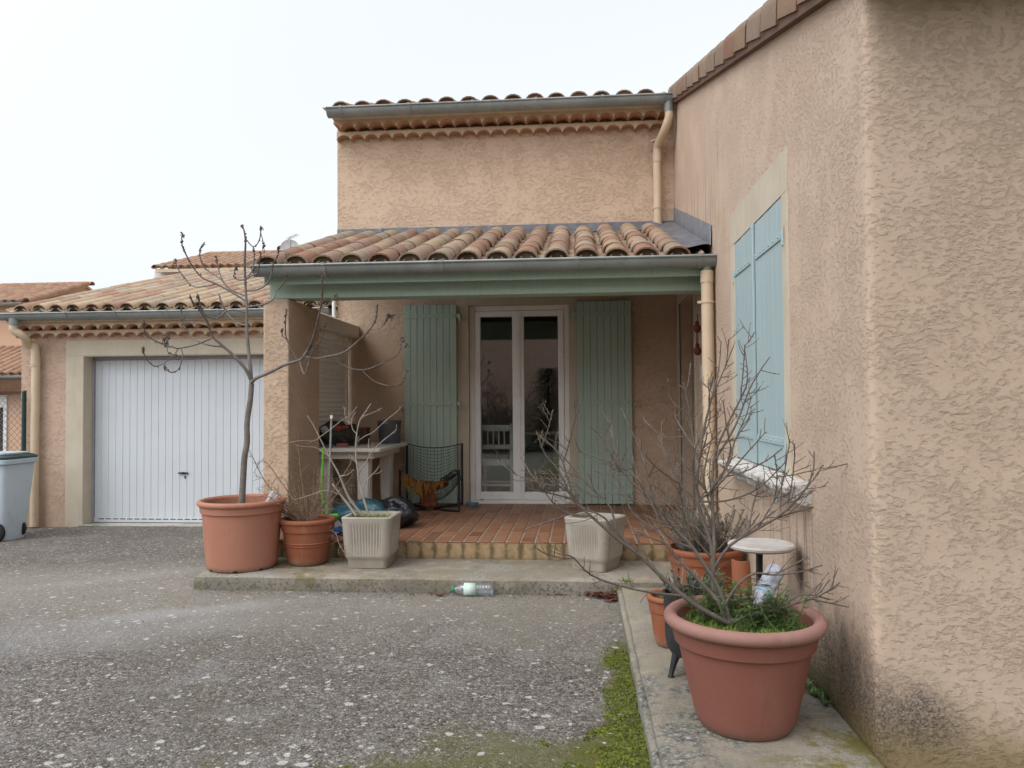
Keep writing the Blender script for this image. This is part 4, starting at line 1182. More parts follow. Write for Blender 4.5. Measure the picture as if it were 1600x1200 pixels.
# ------------------------------------------------------------------ neighbours
def far_house(name, label, x0, x1, y0, ridge_y, ze, zr, sp=0.27, mat='stucco_far', seed=1, depth=7.0, gut=True, hip=None):
    t = thing(name, label, 'house', ((x0 + x1) / 2, y0, -0.1))
    d = depth
    mb = MB(); mb.prism([(y0 + 0.35, -0.1), (y0 + 0.35, ze), (ridge_y, zr - 0.08), (y0 + d, ze), (y0 + d, -0.1)], 'x', x0 + 0.18, x1 - 0.12)
    w = mb.build('wall', M[mat], t)
    up = Vector((0, ridge_y - y0, zr - ze)); L = up.length; up.normalize()
    rf = MB(); nr = max(3, round(L / 0.36)); nc = int((x1 - x0) / sp)
    sk = None
    if hip: sk = lambda b: b.x < x0 + hip * (b.y - y0) / (ridge_y - y0)
    tile_roof(rf, (x0, y0, ze + 0.03), (1, 0, 0), up, nc, nr, sp, L / nr, seed, skip=sk)
    r = rf.build('roof', M['tile_far'], t, recalc=False, angle=30)
    mb = MB(); mb.prism([(y0 + 0.02, ze + 0.02), (ridge_y, zr), (y0 + d, ze), (y0 + d, ze - 0.06), (ridge_y, zr - 0.06), (y0 + 0.02, ze - 0.05)], 'x', x0 + 0.03 + (hip or 0), x1 - 0.03)
    if hip: mb.prism([(y0 + 0.02, ze + 0.02), (ridge_y, ze + 0.04), (ridge_y, ze - 0.06), (y0 + 0.02, ze - 0.05)], 'x', x0 + 0.03, x1 - 0.03)
    mb.build('roof_deck', M['mortar'], r)
    rd = MB(); x = x0 + (hip or 0)
    while x < x1 - 0.2:
        tile(rd, Vector((x, ridge_y, zr + 0.01)), Vector((1, 0, 0.02)).normalized(), Vector((0, 1, 0)), Vector((0, 0, 1)), 0.15, 0.13, 0.46, 0.13, 0.11); x += 0.40
    if hip:
        a = Vector((x0, y0, ze + 0.05)); b = Vector((x0 + hip, ridge_y, zr + 0.02)); dv = (b - a); n = int(dv.length / 0.4); dv.normalize()
        for i in range(n): tile(rd, a + dv * 0.4 * i, dv, Vector((-dv.y, dv.x, 0)).normalized(), Vector((0, 0, 1)), 0.13, 0.11, 0.46, 0.11, 0.09)
    rd.build('ridge', M['tile_far'], r, recalc=False)
    if gut: gutter(t, x0 - 0.02, x1 - 0.02, y0 - 0.06, ze - 0.0, 0.07, M['zinc'], [])
    return t


a0 = at(39, 474, y=22.0); a1 = at(138, 446, x=a0.x)
nA = far_house('neighbour_house', 'distant peach house with tiled gable roof beyond the left end of the garage', a0.x - 7.5, a0.x, 22.0, a1.y, a0.z, a1.z, seed=31, depth=2 * (a1.y - 22.0))
mb = MB()
vy = a1.y - 22.0
uvg = Vector((0, vy, a1.z - a0.z)); Lg = uvg.length; uvg.normalize()
for i in range(int(Lg / 0.33)):
    tile(mb, Vector((a0.x + 0.02, 22.0, a0.z + 0.05)) + uvg * 0.33 * i, uvg, Vector((1, 0, 0)), Vector((0, 0, 1)), 0.14, 0.12, 0.40, 0.13, 0.11)
mb.build('verge', M['tile_far'], nA, recalc=False)
mb = MB(); mb.box(a0.x - 7.3, 22.335, a0.z - 0.40, a0.x - 0.15, 22.348, a0.z - 0.02); mb.build('eaves_band', M['mortar'], nA)
b0 = at(30, 588, y=20.0); b1 = at(33, 533, y=23.2)
nB = far_house('outbuilding', 'low pink outbuilding with a tiled lean-to roof behind the wire fence', b0.x - 6.0, b0.x + 2.0, 20.0, b1.y, b0.z, b1.z, seed=41, depth=2 * (b1.y - 20.0) + 0.2)
mb = MB(); mb.box(b0.x - 6.0, 19.93, b0.z - 0.42, b0.x + 2.0, 19.96, b0.z - 0.07); mb.build('fascia', M['wood_brown'], nB)
wv = at(4, 620, y=20.3)
mb = MB(); mb.box(wv.x - 0.9, 20.30, -0.05, wv.x + 0.12, 20.345, wv.z + 0.05); wnd = mb.build('window', M['white_paint'], nB, bevel=0.004)
mb = MB(); mb.box(wv.x - 0.8, 20.29, 0.05, wv.x + 0.02, 20.2995, wv.z - 0.30); mb.build('pane', M['dark'], wnd)
c0 = at(241, 421, y=24.0); c1 = at(330, 399, y=27.0)
nC = far_house('hip_roofed_house', 'distant house with red hipped roof and satellite dish above the garage ridge', c0.x, c0.x + 9.0, 24.0, 27.0, c0.z, c1.z, seed=51, depth=6.0, hip=c1.x - c0.x, gut=False)
mb = MB(); mb.box(c0.x + 0.05, 23.98, c0.z - 0.10, c0.x + 9, 24.04, c0.z + 0.0); mb.build('gutter', M['mortar'], nC)
wl = at(258, 431, y=24.35)
mb = MB(); mb.box(wl.x - 0.35, 24.32, wl.z - 0.6, wl.x + 0.65, 24.345, wl.z + 0.16); mb.build('window', M['white_paint'], nC)
dc = at(453, 389, y=26.6)
mb = MB(); mb.lathe([(0.0, 0.0), (0.12, 0.012), (0.24, 0.045), (0.33, 0.09), (0.335, 0.085), (0.24, 0.03), (0.0, -0.015)], dc, 24, rot=Matrix.Rotation(R(75), 3, 'X') @ Matrix.Rotation(R(12), 3, 'Y'), capb=False, capt=False)
mb.tube([dc, dc + Vector((0.0, 0.06, -0.2)), dc + Vector((0.05, 0.1, -1.2))], 0.03, 8); mb.tube([dc + Vector((0, -0.05, -0.25)), dc + Vector((0.38, -0.5, 0.02))], 0.015, 6)
mb.build('satellite_dish', M['far_dish'], nC)
an = at(453, 373, y=26.6)
mb = MB(); mb.tube([an + Vector((0, 0, 0.1)), an + Vector((0, 0, -1.6))], 0.02, 6)
mb.tube([an + Vector((-0.1, 0.05, 0.0)), an + Vector((0.30, -0.1, 0.12))], 0.014, 6)
for i in range(5):
    q = an + Vector((-0.08, 0.04, 0.0)).lerp(Vector((0.30, -0.1, 0.12)), i / 4); mb.tube([q + Vector((-0.05, -0.14, 0)), q + Vector((0.05, 0.14, 0))], 0.008, 5)
mb.build('aerial', M['far_dish'], nC)

# wire fence at the left
fp = at(38, 612, y=8.5); fz = fp.z
fence = thing('wire_fence', 'dark green post and chain link fence beside the garage', 'fence', (fp.x, 8.5, -0.1))
mb = MB(); mb.tube([(fp.x, 8.5, -0.1), (fp.x, 8.5, fz)], 0.024, 10); mb.ball((fp.x, 8.5, fz), 0.026, 1, 1, 0.6); mb.build('post', M['fence'], fence)
mb = MB(); mb.tube([(fp.x - 2.0, 8.5, -0.1), (fp.x - 2.0, 8.5, fz)], 0.024, 10); mb.build('post', M['fence'], fence)
mb = MB(); w = 1.98; hh = fz - 0.05
s = 0.075
for i in range(-int(hh / s), int(w / s)):
    for sg in (1, -1):
        x0 = i * s; pts = []
        a = max(0, x0); b = min(w, x0 + hh)
        if b <= a: continue
        za, zb_ = a - x0, b - x0
        if sg < 0: za, zb_ = hh - za, hh - zb_
        mb.tube([(fp.x - a, 8.5 + 0.002 * sg, za), (fp.x - b, 8.5 + 0.002 * sg, zb_)], 0.0022, 4, cap=False)
for zz in (0.05, hh / 2, hh): mb.tube([(fp.x, 8.485, zz), (fp.x - w, 8.485, zz)], 0.003, 4)
mb.build('mesh', M['fence_wire'], fence)

# ------------------------------------------------------------------ across the courtyard, seen only in the glass
opp = thing('opposite_house', 'plain pink stucco house mirrored in the glass of the white door', 'house', (-1, -13, 0))
mb = MB(); mb.box(-14, -17, -0.1, 12, -13, 5.6); mb.build('wall', M['stucco_pink'], opp)
mb = MB(); tile_roof(mb, (-14.2, -12.8, 5.62), (1, 0, 0), Vector((0, -1, 0.3)), 100, 8, 0.26, 0.38, 61); mb.build('roof', M['tile_far'], opp, recalc=False)
# ------------------------------------------------------------------ pots and planters
def pot(name, label, c, rb, rt, h, mats, rim_h=0.05, rim_out=0.02, soil_d=0.05, rim='band', lines=(), group=None, n=56, belt=0.0, rim_mat=None, wob=0.0, collar=0.055):
    """round pot standing at c; parts: body, rim, soil"""
    t = thing(name, label, 'flower pot', c, group)
    c = Vector(c); th = 0.016
    def rad(z): return rb + (rt - rb) * (z / h) ** 0.85
    mb = MB(); prof = [(rb - 0.02, 0.0), (rb - 0.006, 0.002), (rb, 0.012)]
    zs = [h * k / 14 for k in range(1, 14)]
    for l in lines: zs += [l - 0.007, l, l + 0.007]
    zt = h - rim_h * 0.4; zbelt = h - rim_h - collar
    zs = [z for z in zs if abs(z - zbelt) > 0.008] + ([zbelt - 0.002, zbelt + 0.003, zbelt + 0.012] if belt else [])
    for z in sorted(zs):
        if 0.02 < z < zt: prof.append((rad(z) + (0.006 if any(abs(z - l) < 1e-6 for l in lines) else 0) + (belt if belt and z > zbelt else 0), z))
    prof += [(rad(zt) + belt, zt), (rad(zt) - th, zt), (rad(h * 0.6) - th, h * 0.6), (0.0, h - rim_h - soil_d - 0.03)]
    mb.lathe(prof, c, n, capt=False, wob=wob)
    mb.build('body', mats, t, angle=28)
    mb = MB(); ro = rt + rim_out
    if rim == 'roll':
        prof = []
        rr = rim_h / 2
        for k in range(13):
            a = R(-90) + 2 * math.pi * k / 12
            prof.append((ro - rr + rr * math.cos(a), h - rr + rr * math.sin(a)))
        mb.lathe(prof, c, n, capb=False, capt=False, wob=wob)
    else:
        mb.lathe([(rad(h - rim_h) - 0.002, h - rim_h), (ro - 0.004, h - rim_h + 0.001), (ro, h - rim_h + 0.008), (ro + 0.002, h - 0.010), (ro - 0.003, h - 0.002), (ro - 0.012, h), (rt - th, h - 0.002), (rt - th - 0.004, h - rim_h - 0.02)], c, n, capb=False, capt=False, wob=wob)
    mb.build('rim', rim_mat or mats, t, angle=40)
    mb = MB(); zs_ = h - rim_h - soil_d; rs_ = rad(max(zs_, 0.01)) - th + 0.001
    vs = [c + Vector((0, 0, zs_ + 0.012))]; fs = []; K = 28
    for i in range(1, 6):
        for k in range(K):
            a = 2 * math.pi * k / K; r = rs_ * i / 5
            q = Vector((r * math.cos(a), r * math.sin(a), zs_))
            vs.append(c + q + Vector((0, 0, 0.018 * mnoise.noise((c + q) * 14) if i < 5 else 0)))
    for k in range(K): fs.append((0, 1 + k, 1 + (k + 1) % K))
    for i in range(4):
        for k in range(K): fs.append((1 + i * K + k, 1 + i * K + (k + 1) % K, 1 + (i + 1) * K + (k + 1) % K, 1 + (i + 1) * K + k))
    mb.add(vs, fs); mb.build('soil', M['soil'], t)
    return t, c + Vector((0, 0, zs_))


def wx_at(px, y): return at(px, 700, y=y).x


PL = (wx_at(379, 5.60), 5.60, WALKZ + 0.003)
tp, PLs = pot('flower_pot', 'large sun bleached terracotta coloured pot holding the bare young tree', PL, 0.250, 0.292, 0.505, M['pot_left'], 0.042, 0.030, 0.055, 'roll', belt=0.013, collar=0.05)
for a in (-2.2, -1.35, -0.6):                       # drain notches at the foot
    mb = MB(); q = Vector(PL) + Vector((0.236 * math.cos(a), 0.236 * math.sin(a), 0.008)); mb.ball(q, 0.022, 1, 1, 0.5, 10, 6)
    mb.build('drain_notch', M['dark'], tp)

P2 = (wx_at(481, 5.74), 5.74, WALKZ + 0.003)
_, P2s = pot('flower_pot', 'smaller orange clay pot with a thin dry shrub, between tree pot and square planter', P2, 0.142, 0.198, 0.345, M['pot_clay'], 0.040, 0.018, 0.03, 'roll', belt=0.010, lines=(0.145, 0.165), wob=0.004)


def square_planter(label, c, w0, w1, h, rotz, soil, group):
    t = thing('planter', label, 'planter', c, group)
    Rz = Matrix.Rotation(rotz, 3, 'Z'); c = Vector(c)
    def ring(hw, z, corner, inset=0.0, flute=0.0, n=48):
        pts = []
        for s in range(4):
            a = s * math.pi / 2; Rs = Matrix.Rotation(a, 3, 'Z')
            for k in range(n):
                u = -1 + 2 * k / n
                x = u * (hw - corner)
                d = hw - inset - (flute * 1.3 * (0.5 - 0.5 * math.cos(k * 2 * math.pi / n * 12)) if 2 < k < n - 2 else 0)
                pts.append(Rz @ (Rs @ Vector((x, -d, z))) + c)
            for k in range(3):
                b = -math.pi / 2 + (k + 0.5) / 3 * math.pi / 2
                pts.append(Rz @ (Rs @ Vector((hw - corner + corner * math.cos(b), -(hw - corner) + corner * math.sin(b), z))) + c)
        return pts
    mb = MB()
    lv = [(w0 * 0.86, 0.0, .03, 0), (w0 * 0.88, 0.055, .03, 0), (w0 * 0.90, 0.062, .03, 0), (w0, 0.085, .05, 0), (w0 + (w1 - w0) * .06, 0.10, .05, .004), (w0 + (w1 - w0) * .5, h * .55, .05, .006), (w0 + (w1 - w0) * .85, h - 0.06, .05, .006), (w0 + (w1 - w0) * .9, h - 0.045, .05, 0),
          (w1, h - 0.028, .045, 0), (w1 + .002, h - 0.006, .045, 0), (w1 - .004, h, .045, 0), (w1 - 0.030, h, .03, 0), (w1 - 0.034, h - 0.012, .03, 0), (w1 - 0.05, h - soil, .03, 0)]
    vs = []; fs = []; m = len(ring(0.1, 0, 0.01))
    for (hw, z, co, fl) in lv: vs += ring(hw, z, co, 0, fl)
    for i in range(len(lv) - 1):
        for k in range(m): fs.append((i * m + k, i * m + (k + 1) % m, (i + 1) * m + (k + 1) % m, (i + 1) * m + k))
    fs.append(tuple(reversed(range(m))))
    mb.add(vs, fs); mb.build('body', M['planter'], t, angle=45)
    g = MB(); hw = w1 - 0.046; N = 10; vs = []; fs = []
    for j in range(N + 1):
        for i in range(N + 1):
            q = Vector((-hw + 2 * hw * i / N, -hw + 2 * hw * j / N, h - soil + 0.006))
            vs.append(Rz @ q + c + Vector((0, 0, 0.014 * mnoise.noise(q * 18))))
    for j in range(N):
        for i in range(N): fs.append((j * (N + 1) + i, j * (N + 1) + i + 1, (j + 1) * (N + 1) + i + 1, (j + 1) * (N + 1) + i))
    g.add(vs, fs); g.build('soil', M['soil'], t)
    return c + Vector((0, 0, h - soil))


G1 = (wx_at(581, 5.72), 5.72, WALKZ + 0.003)
G1s = square_planter('square fluted concrete planter with the grey leaning sapling and grass', G1, 0.170, 0.188, 0.375, 0.0, 0.045, 'fluted concrete planters on the step')
G2 = (wx_at(929, 5.70), 5.70, WALKZ + 0.003)
G2s = square_planter('square fluted concrete planter turned cornerwise, behind the big bare shrub', G2, 0.158, 0.178, 0.375, R(-28), 0.10, 'fluted concrete planters on the step')

PB = (wx_at(1158, 3.06), 3.06, SLABZ + 0.003)
_, PBs = pot('flower_pot', 'huge terracotta coloured pot with faded rolled rim in the foreground, full of weeds', PB, 0.176, 0.272, 0.425, M['pot_plastic'], 0.052, 0.032, 0.02, 'roll', belt=0.013, rim_mat=M['pot_rim_pale'], n=72, collar=0.062)
PV = (wx_at(1098, 4.92), 4.92, SLABZ + 0.003)
_, PVs = pot('flower_pot', 'red terracotta pot of grey lavender between the stool and the terrace', PV, 0.165, 0.225, 0.335, M['pot_rust'], 0.035, 0.014, 0.03, 'band', belt=0.008)
PS = (wx_at(1047, 4.02), 4.02, SLABZ + 0.003)
_, PSs = pot('flower_pot', 'small terracotta pot mostly hidden behind the black cauldron', PS, 0.085, 0.122, 0.255, M['pot_clay'], 0.030, 0.010, 0.03, 'roll', belt=0.004)

# cast iron cauldron on three legs
PC = Vector((wx_at(1082, 3.60), 3.60, SLABZ + 0.003))
ct = thing('cauldron', 'black cast iron cauldron on three short legs, planted with lavender', 'cauldron', PC)
mb = MB()
mb.lathe([(0.0, 0.075), (0.07, 0.078), (0.108, 0.092), (0.128, 0.125), (0.134, 0.17), (0.136, 0.27), (0.140, 0.345), (0.146, 0.355), (0.146, 0.365), (0.134, 0.365), (0.128, 0.32), (0.0, 0.31)], PC, 40, capb=False, capt=False)
mb.build('bowl', M['iron'], ct, angle=35)
for a in (R(205), R(325), R(85)):
    d = Vector((math.cos(a), math.sin(a), 0)); mb = MB()
    mb.tube([PC + d * 0.096 + Vector((0, 0, 0.105)), PC + d * 0.116 + Vector((0, 0, 0.05)), PC + d * 0.128 + Vector((0, 0, 0.008)), PC + d * 0.129], [0.021, 0.014, 0.011, 0.017], 8)
    mb.build('leg', M['iron'], ct)
mb = MB(); mb.lathe([(0.0, 0.335), (0.13, 0.33)], PC, 24, capb=False, capt=False); mb.build('soil', M['soil'], ct)

# stool
ST = Vector((WX - 0.175, 3.74, SLABZ + 0.003))
stt = thing('stool', 'round stool with a dirty white top on one black leg against the wall', 'stool', ST)
sh0 = at(1192, 850, y=3.74).z - ST.z
mb = MB(); rr = 0.152
mb.lathe([(0.0, sh0 - 0.022), (rr - 0.012, sh0 - 0.022), (rr, sh0 - 0.014), (rr + 0.002, sh0 - 0.004), (rr - 0.004, sh0 + 0.004), (rr - 0.016, sh0 + 0.006), (rr - 0.024, sh0 + 0.002), (rr * 0.6, sh0 - 0.001), (0.0, sh0 - 0.003)], ST, 44, capb=False, capt=False)
mb.build('seat', M['stool_top'], stt, angle=40)
for (dx, dy) in ((-0.012, 0.0),):
    mb = MB(); mb.prism([(ST.x + dx - 0.016, ST.z + 0.012), (ST.x + dx + 0.004, ST.z + 0.012), (ST.x + dx + 0.015, ST.z + sh0 - 0.0225), (ST.x + dx - 0.010, ST.z + sh0 - 0.0225)], 'y', ST.y - 0.02, ST.y + 0.02); mb.box(ST.x - 0.09, ST.y - 0.09, ST.z, ST.x + 0.09, ST.y + 0.09, ST.z + 0.0115)
    mb.build('leg', M['black_metal'], stt, bevel=0.003)

# broken half-round tile leaning against the wall behind the stool
mb = MB(); hb = at(1160, 905, y=4.35)
tile(mb, Vector((hb.x + 0.01, 4.36, SLABZ)), Vector((-0.02, 0.12, 1)).normalized(), Vector((0.82, -0.57, 0)), Vector((-0.57, -0.82, 0)), 0.062, 0.052, 0.36, 0.055, 0.045, th=0.016, seg=10)
tag(mb.build('roof_tile', M['pot_rust'], loc=(hb.x, 4.36, SLABZ)), 'loose curved terracotta tile standing on end behind the white stool', 'roof tile')


# ------------------------------------------------------------------ bottles
def bottle(name, label, c, axis, L, r, bodym, labm, capm, lab=(0.30, 0.55), cap=True, squash=1.0):
    t = thing(name, label, 'bottle', c)
    q = Vector((0, 0, 1)).rotation_difference(Vector(axis).normalized()).to_matrix()
    prof = [(0.0, 0.0), (r * 0.7, 0.0), (r * 0.96, L * 0.03), (r, L * 0.07)]
    k = 0.10
    while k < 0.62: prof += [(r, L * k), (r * 0.965, L * (k + 0.02)), (r, L * (k + 0.04))]; k += 0.065
    prof += [(r, L * 0.68), (r * 0.93, L * 0.74), (r * 0.72, L * 0.82), (r * 0.45, L * 0.89), (r * 0.36, L * 0.92), (r * 0.36, L * 0.955)]
    mb = MB(); mb.lathe(prof, c, 28, rot=q, capb=False)
    mb.build('body', bodym, t, angle=50)
    if labm:
        l = MB(); l.lathe([(r * 1.012, L * lab[0]), (r * 1.012, L * lab[1])], c, 28, rot=q, capb=False, capt=False)
        o = l.build('label', labm, t); s = o.modifiers.new('thick', 'SOLIDIFY'); s.thickness = 0.001
    if cap:
        cp = MB(); cp.lathe([(r * 0.44, L * 0.935), (r * 0.46, L * 0.94), (r * 0.46, L * 0.995), (r * 0.40, L)], c, 18, rot=q)
        cp.build('cap', capm, t)
    return t


bb = at(772, 921, z=0.042); by = 5.30 - 0.052
bb = at(771, 921, y=by); bb.z = ground_z(bb.x, by) + 0.044
be = at(706, 921, y=by)
bottle('plastic_bottle', 'clear water bottle with green cap and pale label lying against the step', bb, (be.x - bb.x, -0.01, -0.0), (bb.x - be.x), 0.0425, M['pet'], M['label_green'], M['cap_green'], lab=(0.42, 0.70))
tb = Vector(PLs) + Vector((0.200, -0.10, 0.0))
bottle('plastic_bottle', 'crumpled clear bottle with teal label stuck neck down in the tree pot', tb + Vector((0.075, 0.05, 0.155)), (-0.42, -0.25, -0.9), 0.20, 0.034, M['pet'], M['label_teal'], M['cap_green'], lab=(0.50, 0.82), cap=False)
ws = at(1178, 955, y=3.02)
wd = (at(1213, 890, y=3.16) - ws)
bottle('plastic_bottle', 'white crumpled plastic bottle stuck neck down among the weeds of the huge pot', ws + wd * 1.02, -wd, 0.20, 0.036, M['pet_frost'], M['bottle_blue'], M['pet_frost'], lab=(0.66, 0.735), cap=True)

# ------------------------------------------------------------------ wheelie bin
bc = at(12, 846, y=7.72)
BX1 = at(13, 800, y=7.60).x; BX0 = BX1 - 0.58; BY0, BY1 = 7.55, 8.02; BZ0 = -0.10
bn = thing('wheelie_bin', 'tall grey wheelie bin with dark green lid beside the garage downpipe', 'bin', ((BX0 + BX1) / 2, 7.9, BZ0))
bt = at(30, 716, y=7.6).z
mb = MB()
def rrect(x0, y0, x1, y1, r, z, n=4):
    pts = []
    for (cx, cy, a0) in ((x1 - r, y0 + r, -90), (x1 - r, y1 - r, 0), (x0 + r, y1 - r, 90), (x0 + r, y0 + r, 180)):
        for k in range(n + 1):
            a = R(a0 + 90 * k / n); pts.append((cx + r * math.cos(a), cy + r * math.sin(a), z))
    return pts
def loft(mb, rings, mi=0, cap=True):
    m = len(rings[0]); vs = [p for r in rings for p in r]
    fs = [(i * m + k, i * m + (k + 1) % m, (i + 1) * m + (k + 1) % m, (i + 1) * m + k) for i in range(len(rings) - 1) for k in range(m)]
    if cap: fs += [tuple(reversed(range(m))), tuple((len(rings) - 1) * m + k for k in range(m))]
    mb.add(vs, fs, mi)
loft(mb, [rrect(BX0 + 0.05, BY0 + 0.06, BX1 - 0.045, BY1 - 0.09, 0.06, BZ0 + 0.0), rrect(BX0 + 0.045, BY0 + 0.05, BX1 - 0.04, BY1 - 0.08, 0.06, BZ0 + 0.03), rrect(BX0, BY0, BX1, BY1, 0.05, bt - 0.075)])
mb.build('body', M['bin'], bn, angle=35)
mb = MB(); loft(mb, [rrect(BX0 - 0.005, BY0 - 0.005, BX1 + 0.005, BY1 + 0.005, 0.05, bt - 0.074), rrect(BX0 - 0.03, BY0 - 0.035, BX1 + 0.03, BY1 + 0.02, 0.05, bt - 0.060), rrect(BX0 - 0.032, BY0 - 0.038, BX1 + 0.032, BY1 + 0.022, 0.05, bt - 0.02), rrect(BX0 - 0.02, BY0 - 0.028, BX1 + 0.02, BY1 + 0.01, 0.05, bt - 0.016)])
mb.build('rim', M['bin_rim'], bn, angle=35)
mb = MB(); mb.box(BX0 + 0.05, BY0 - 0.055, bt - 0.066, BX1 - 0.16, BY0 - 0.036, bt - 0.03); mb.build('handle', M['bin_rim'], bn, bevel=0.008)
mb = MB(); loft(mb, [rrect(BX0 - 0.012, BY0 - 0.022, BX1 + 0.012, BY1 + 0.03, 0.05, bt - 0.013), rrect(BX0 - 0.015, BY0 - 0.028, BX1 + 0.015, BY1 + 0.03, 0.05, bt + 0.008), rrect(BX0 + 0.02, BY0 + 0.01, BX1 - 0.02, BY1 + 0.0, 0.06, bt + 0.03), rrect(BX0 + 0.09, BY0 + 0.09, BX1 - 0.09, BY1 - 0.08, 0.06, bt + 0.045)])
mb.build('lid', M['bin_lid'], bn, angle=30)
mb = MB(); loft(mb, [rrect(BX0 + 0.06, BY0 + 0.02, BX1 - 0.03, BY1 - 0.04, 0.05, bt + 0.036), rrect(BX0 + 0.06, BY0 + 0.02, BX1 - 0.03, BY1 - 0.04, 0.05, bt + 0.052)])
mb.build('lid_ridge', M['bin_rim'], bn, angle=30)
for yc in (BY0 + 0.04, BY1 - 0.12):
    mb = MB(); wxx = at(-4, 832, y=BY0 + 0.04).x
    mb.lathe([(0.03, 0), (0.085, 0.0), (0.10, 0.012), (0.10, 0.045), (0.085, 0.055), (0.03, 0.055)], (wxx, yc, BZ0 + 0.10), 24, rot=Matrix.Rotation(R(90), 3, 'X'))
    mb.build('wheel', M['rubber'], bn)
# ------------------------------------------------------------------ garden table and what lies on it
TT = TERZ + 0.678
TX1f = at(591, 701, z=TT)
ty0, ty1 = max(TX1f.y, 6.84), 8.05
tx1 = TX1f.x; tx0 = -2.47
tab = thing('garden_table', 'white plastic garden table standing between pillar and left shutter', 'table', ((tx0 + tx1) / 2, (ty0 + ty1) / 2, TERZ))
mb = MB(); c_ = 0.07
poly = [(tx0 + c_, ty0), (tx1 - 0.02, ty0), (tx1, ty0 + 0.02), (tx1, ty1 - c_), (tx1 - c_, ty1), (tx0 + c_, ty1), (tx0, ty1 - c_), (tx0, ty0 + c_)]
mb.prism(poly, 'z', TT - 0.038, TT); mb.build('tabletop', M['table'], tab, bevel=0.008)
mb = MB(); mb.box(tx0 + 0.08, ty0 + 0.08, TT - 0.10, tx1 - 0.08, ty0 + 0.10, TT - 0.0385); mb.box(tx1 - 0.10, ty0 + 0.101, TT - 0.10, tx1 - 0.08, ty1 - 0.10, TT - 0.0385)
mb.build('apron', M['table'], tab)
for (lx, ly) in ((tx1 - 0.19, ty0 + 0.14), (tx1 - 0.16, ty1 - 0.36), (tx0 + 0.10, ty0 + 0.14), (tx0 + 0.10, ty1 - 0.36)):
    mb = MB()
    for (dx, dy, wx_, wy_) in ((0, 0, 0.10, 0.03), (0.07, 0.031, 0.03, 0.10)):
        x0, y0 = lx + dx - 0.05, ly + dy
        mb.add([(x0, y0, TERZ), (x0 + wx_ * .85, y0, TERZ), (x0 + wx_ * .85, y0 + wy_, TERZ), (x0, y0 + wy_, TERZ), (x0 - .02, y0, TT - 0.0385), (x0 + wx_, y0, TT - 0.0385), (x0 + wx_, y0 + wy_, TT - 0.0385), (x0 - .02, y0 + wy_, TT - 0.0385)],
               [(0, 3, 2, 1), (4, 5, 6, 7), (0, 1, 5, 4), (1, 2, 6, 5), (2, 3, 7, 6), (3, 0, 4, 7)])
    mb.build('leg', M['table'], tab, bevel=0.006)


def lump(seed, amp=0.3, f=2.2):
    return lambda q: 1 + amp * mnoise.noise(q * f + Vector((seed, 0, 0))) + amp * 0.4 * mnoise.noise(q * f * 3 + Vector((seed, 5, 0)))


def on_table(px, py, dy=0.0):
    p = at(px, py, z=TT); return p


nb = Vector((at(533, 690, y=7.25).x, 7.25, TT))
t_ = thing('netting_bag', 'dark heap of black netting bag on the left of the white table', 'bag', (nb.x, nb.y, TT))
s_ = 1.0
mb = MB(); mb.ball((nb.x - 0.02, nb.y, TT + 0.10), 0.125, 1.6, 1.0, 0.92, 34, 22, disp=lump(3, 0.42, 2.6))
ob = mb.build('bag_body', M['mesh_bag'], t_, angle=60)
mb = MB()
for i in range(34):
    a, b = rng.uniform(0, 6.28), rng.uniform(0.1, 1.3)
    p = Vector((nb.x, nb.y, TT + 0.08)); pts = []
    for k in range(5):
        a += rng.uniform(-.5, .5); b = max(0.05, min(1.5, b + rng.uniform(-.3, .3)))
        pts.append(p + Vector((0.19 * math.cos(a) * math.sin(b + .2), 0.13 * math.sin(a) * math.sin(b + .2), 0.115 * math.cos(b))) * rng.uniform(.95, 1.1))
    mb.tube(smooth_line(pts, 3), 0.003, 4)
mb.build('netting', M['mesh_bag'], ob)
for i in range(4):
    pass
gcl = at(516, 676, y=nb.y - 0.06)
mb = MB(); mb.ball((gcl.x, gcl.y, gcl.z), 0.07, 1.3, 0.8, 0.9, 20, 14, disp=lump(9, 0.6)); mb.ball((gcl.x + 0.05, gcl.y - 0.01, gcl.z + 0.05), 0.035, 1.5, 0.8, 0.8, 14, 10, disp=lump(19, 0.6))
tag(mb.build('rag', M['green_cloth'], loc=(gcl.x, gcl.y, TT)), 'crumpled dark green cloth lying on the black netting bag', 'cloth')
oc = at(530, 670, y=nb.y - 0.09)
mb = MB(); mb.ball((oc.x, oc.y, oc.z), 0.030, 1.9, 0.8, 0.7, 16, 10, disp=lump(12, 0.7)); mb.ball((oc.x + 0.06, oc.y, oc.z + 0.014), 0.02, 1.7, 0.8, 0.7, 12, 8, disp=lump(22, 0.7))
tag(mb.build('glove', M['orange_cloth'], loc=oc), 'bright orange-red scrap of cloth on top of the dark netting', 'cloth')
wc = at(507, 671, y=nb.y - 0.12)
mb = MB(); mb.ball(wc, 0.035, 1.1, 0.8, 0.9, 16, 10, disp=lump(15, 0.6)); tag(mb.build('rag', M['white_cloth'], loc=wc), 'small pale crumpled rag at the left end of the table heap', 'cloth')
bk = at(535, 698, z=TT)
mb = MB(); mb.obox((bk.x, bk.y, TT + 0.017), 0.105, 0.06, 0.032, Matrix.Rotation(R(6), 3, 'Z')); tag(mb.build('brick', M['brick'], bevel=0.005, loc=(bk.x, bk.y, TT)), 'small flat red brick lying at the front edge of the white table', 'brick')
bl = at(515, 699, z=TT)
mb = MB(); mb.ball((bl.x, bl.y, TT + 0.014), 0.014, 3.4, 1.8, 1.0, 18, 8, disp=lump(7, 0.3)); tag(mb.build('trowel', M['blue_thing'], loc=(bl.x, bl.y, TT)), 'flat blue plastic object on the table beside the brick', 'tool')
bu = Vector((at(609, 690, y=7.75).x, 7.75, TT))
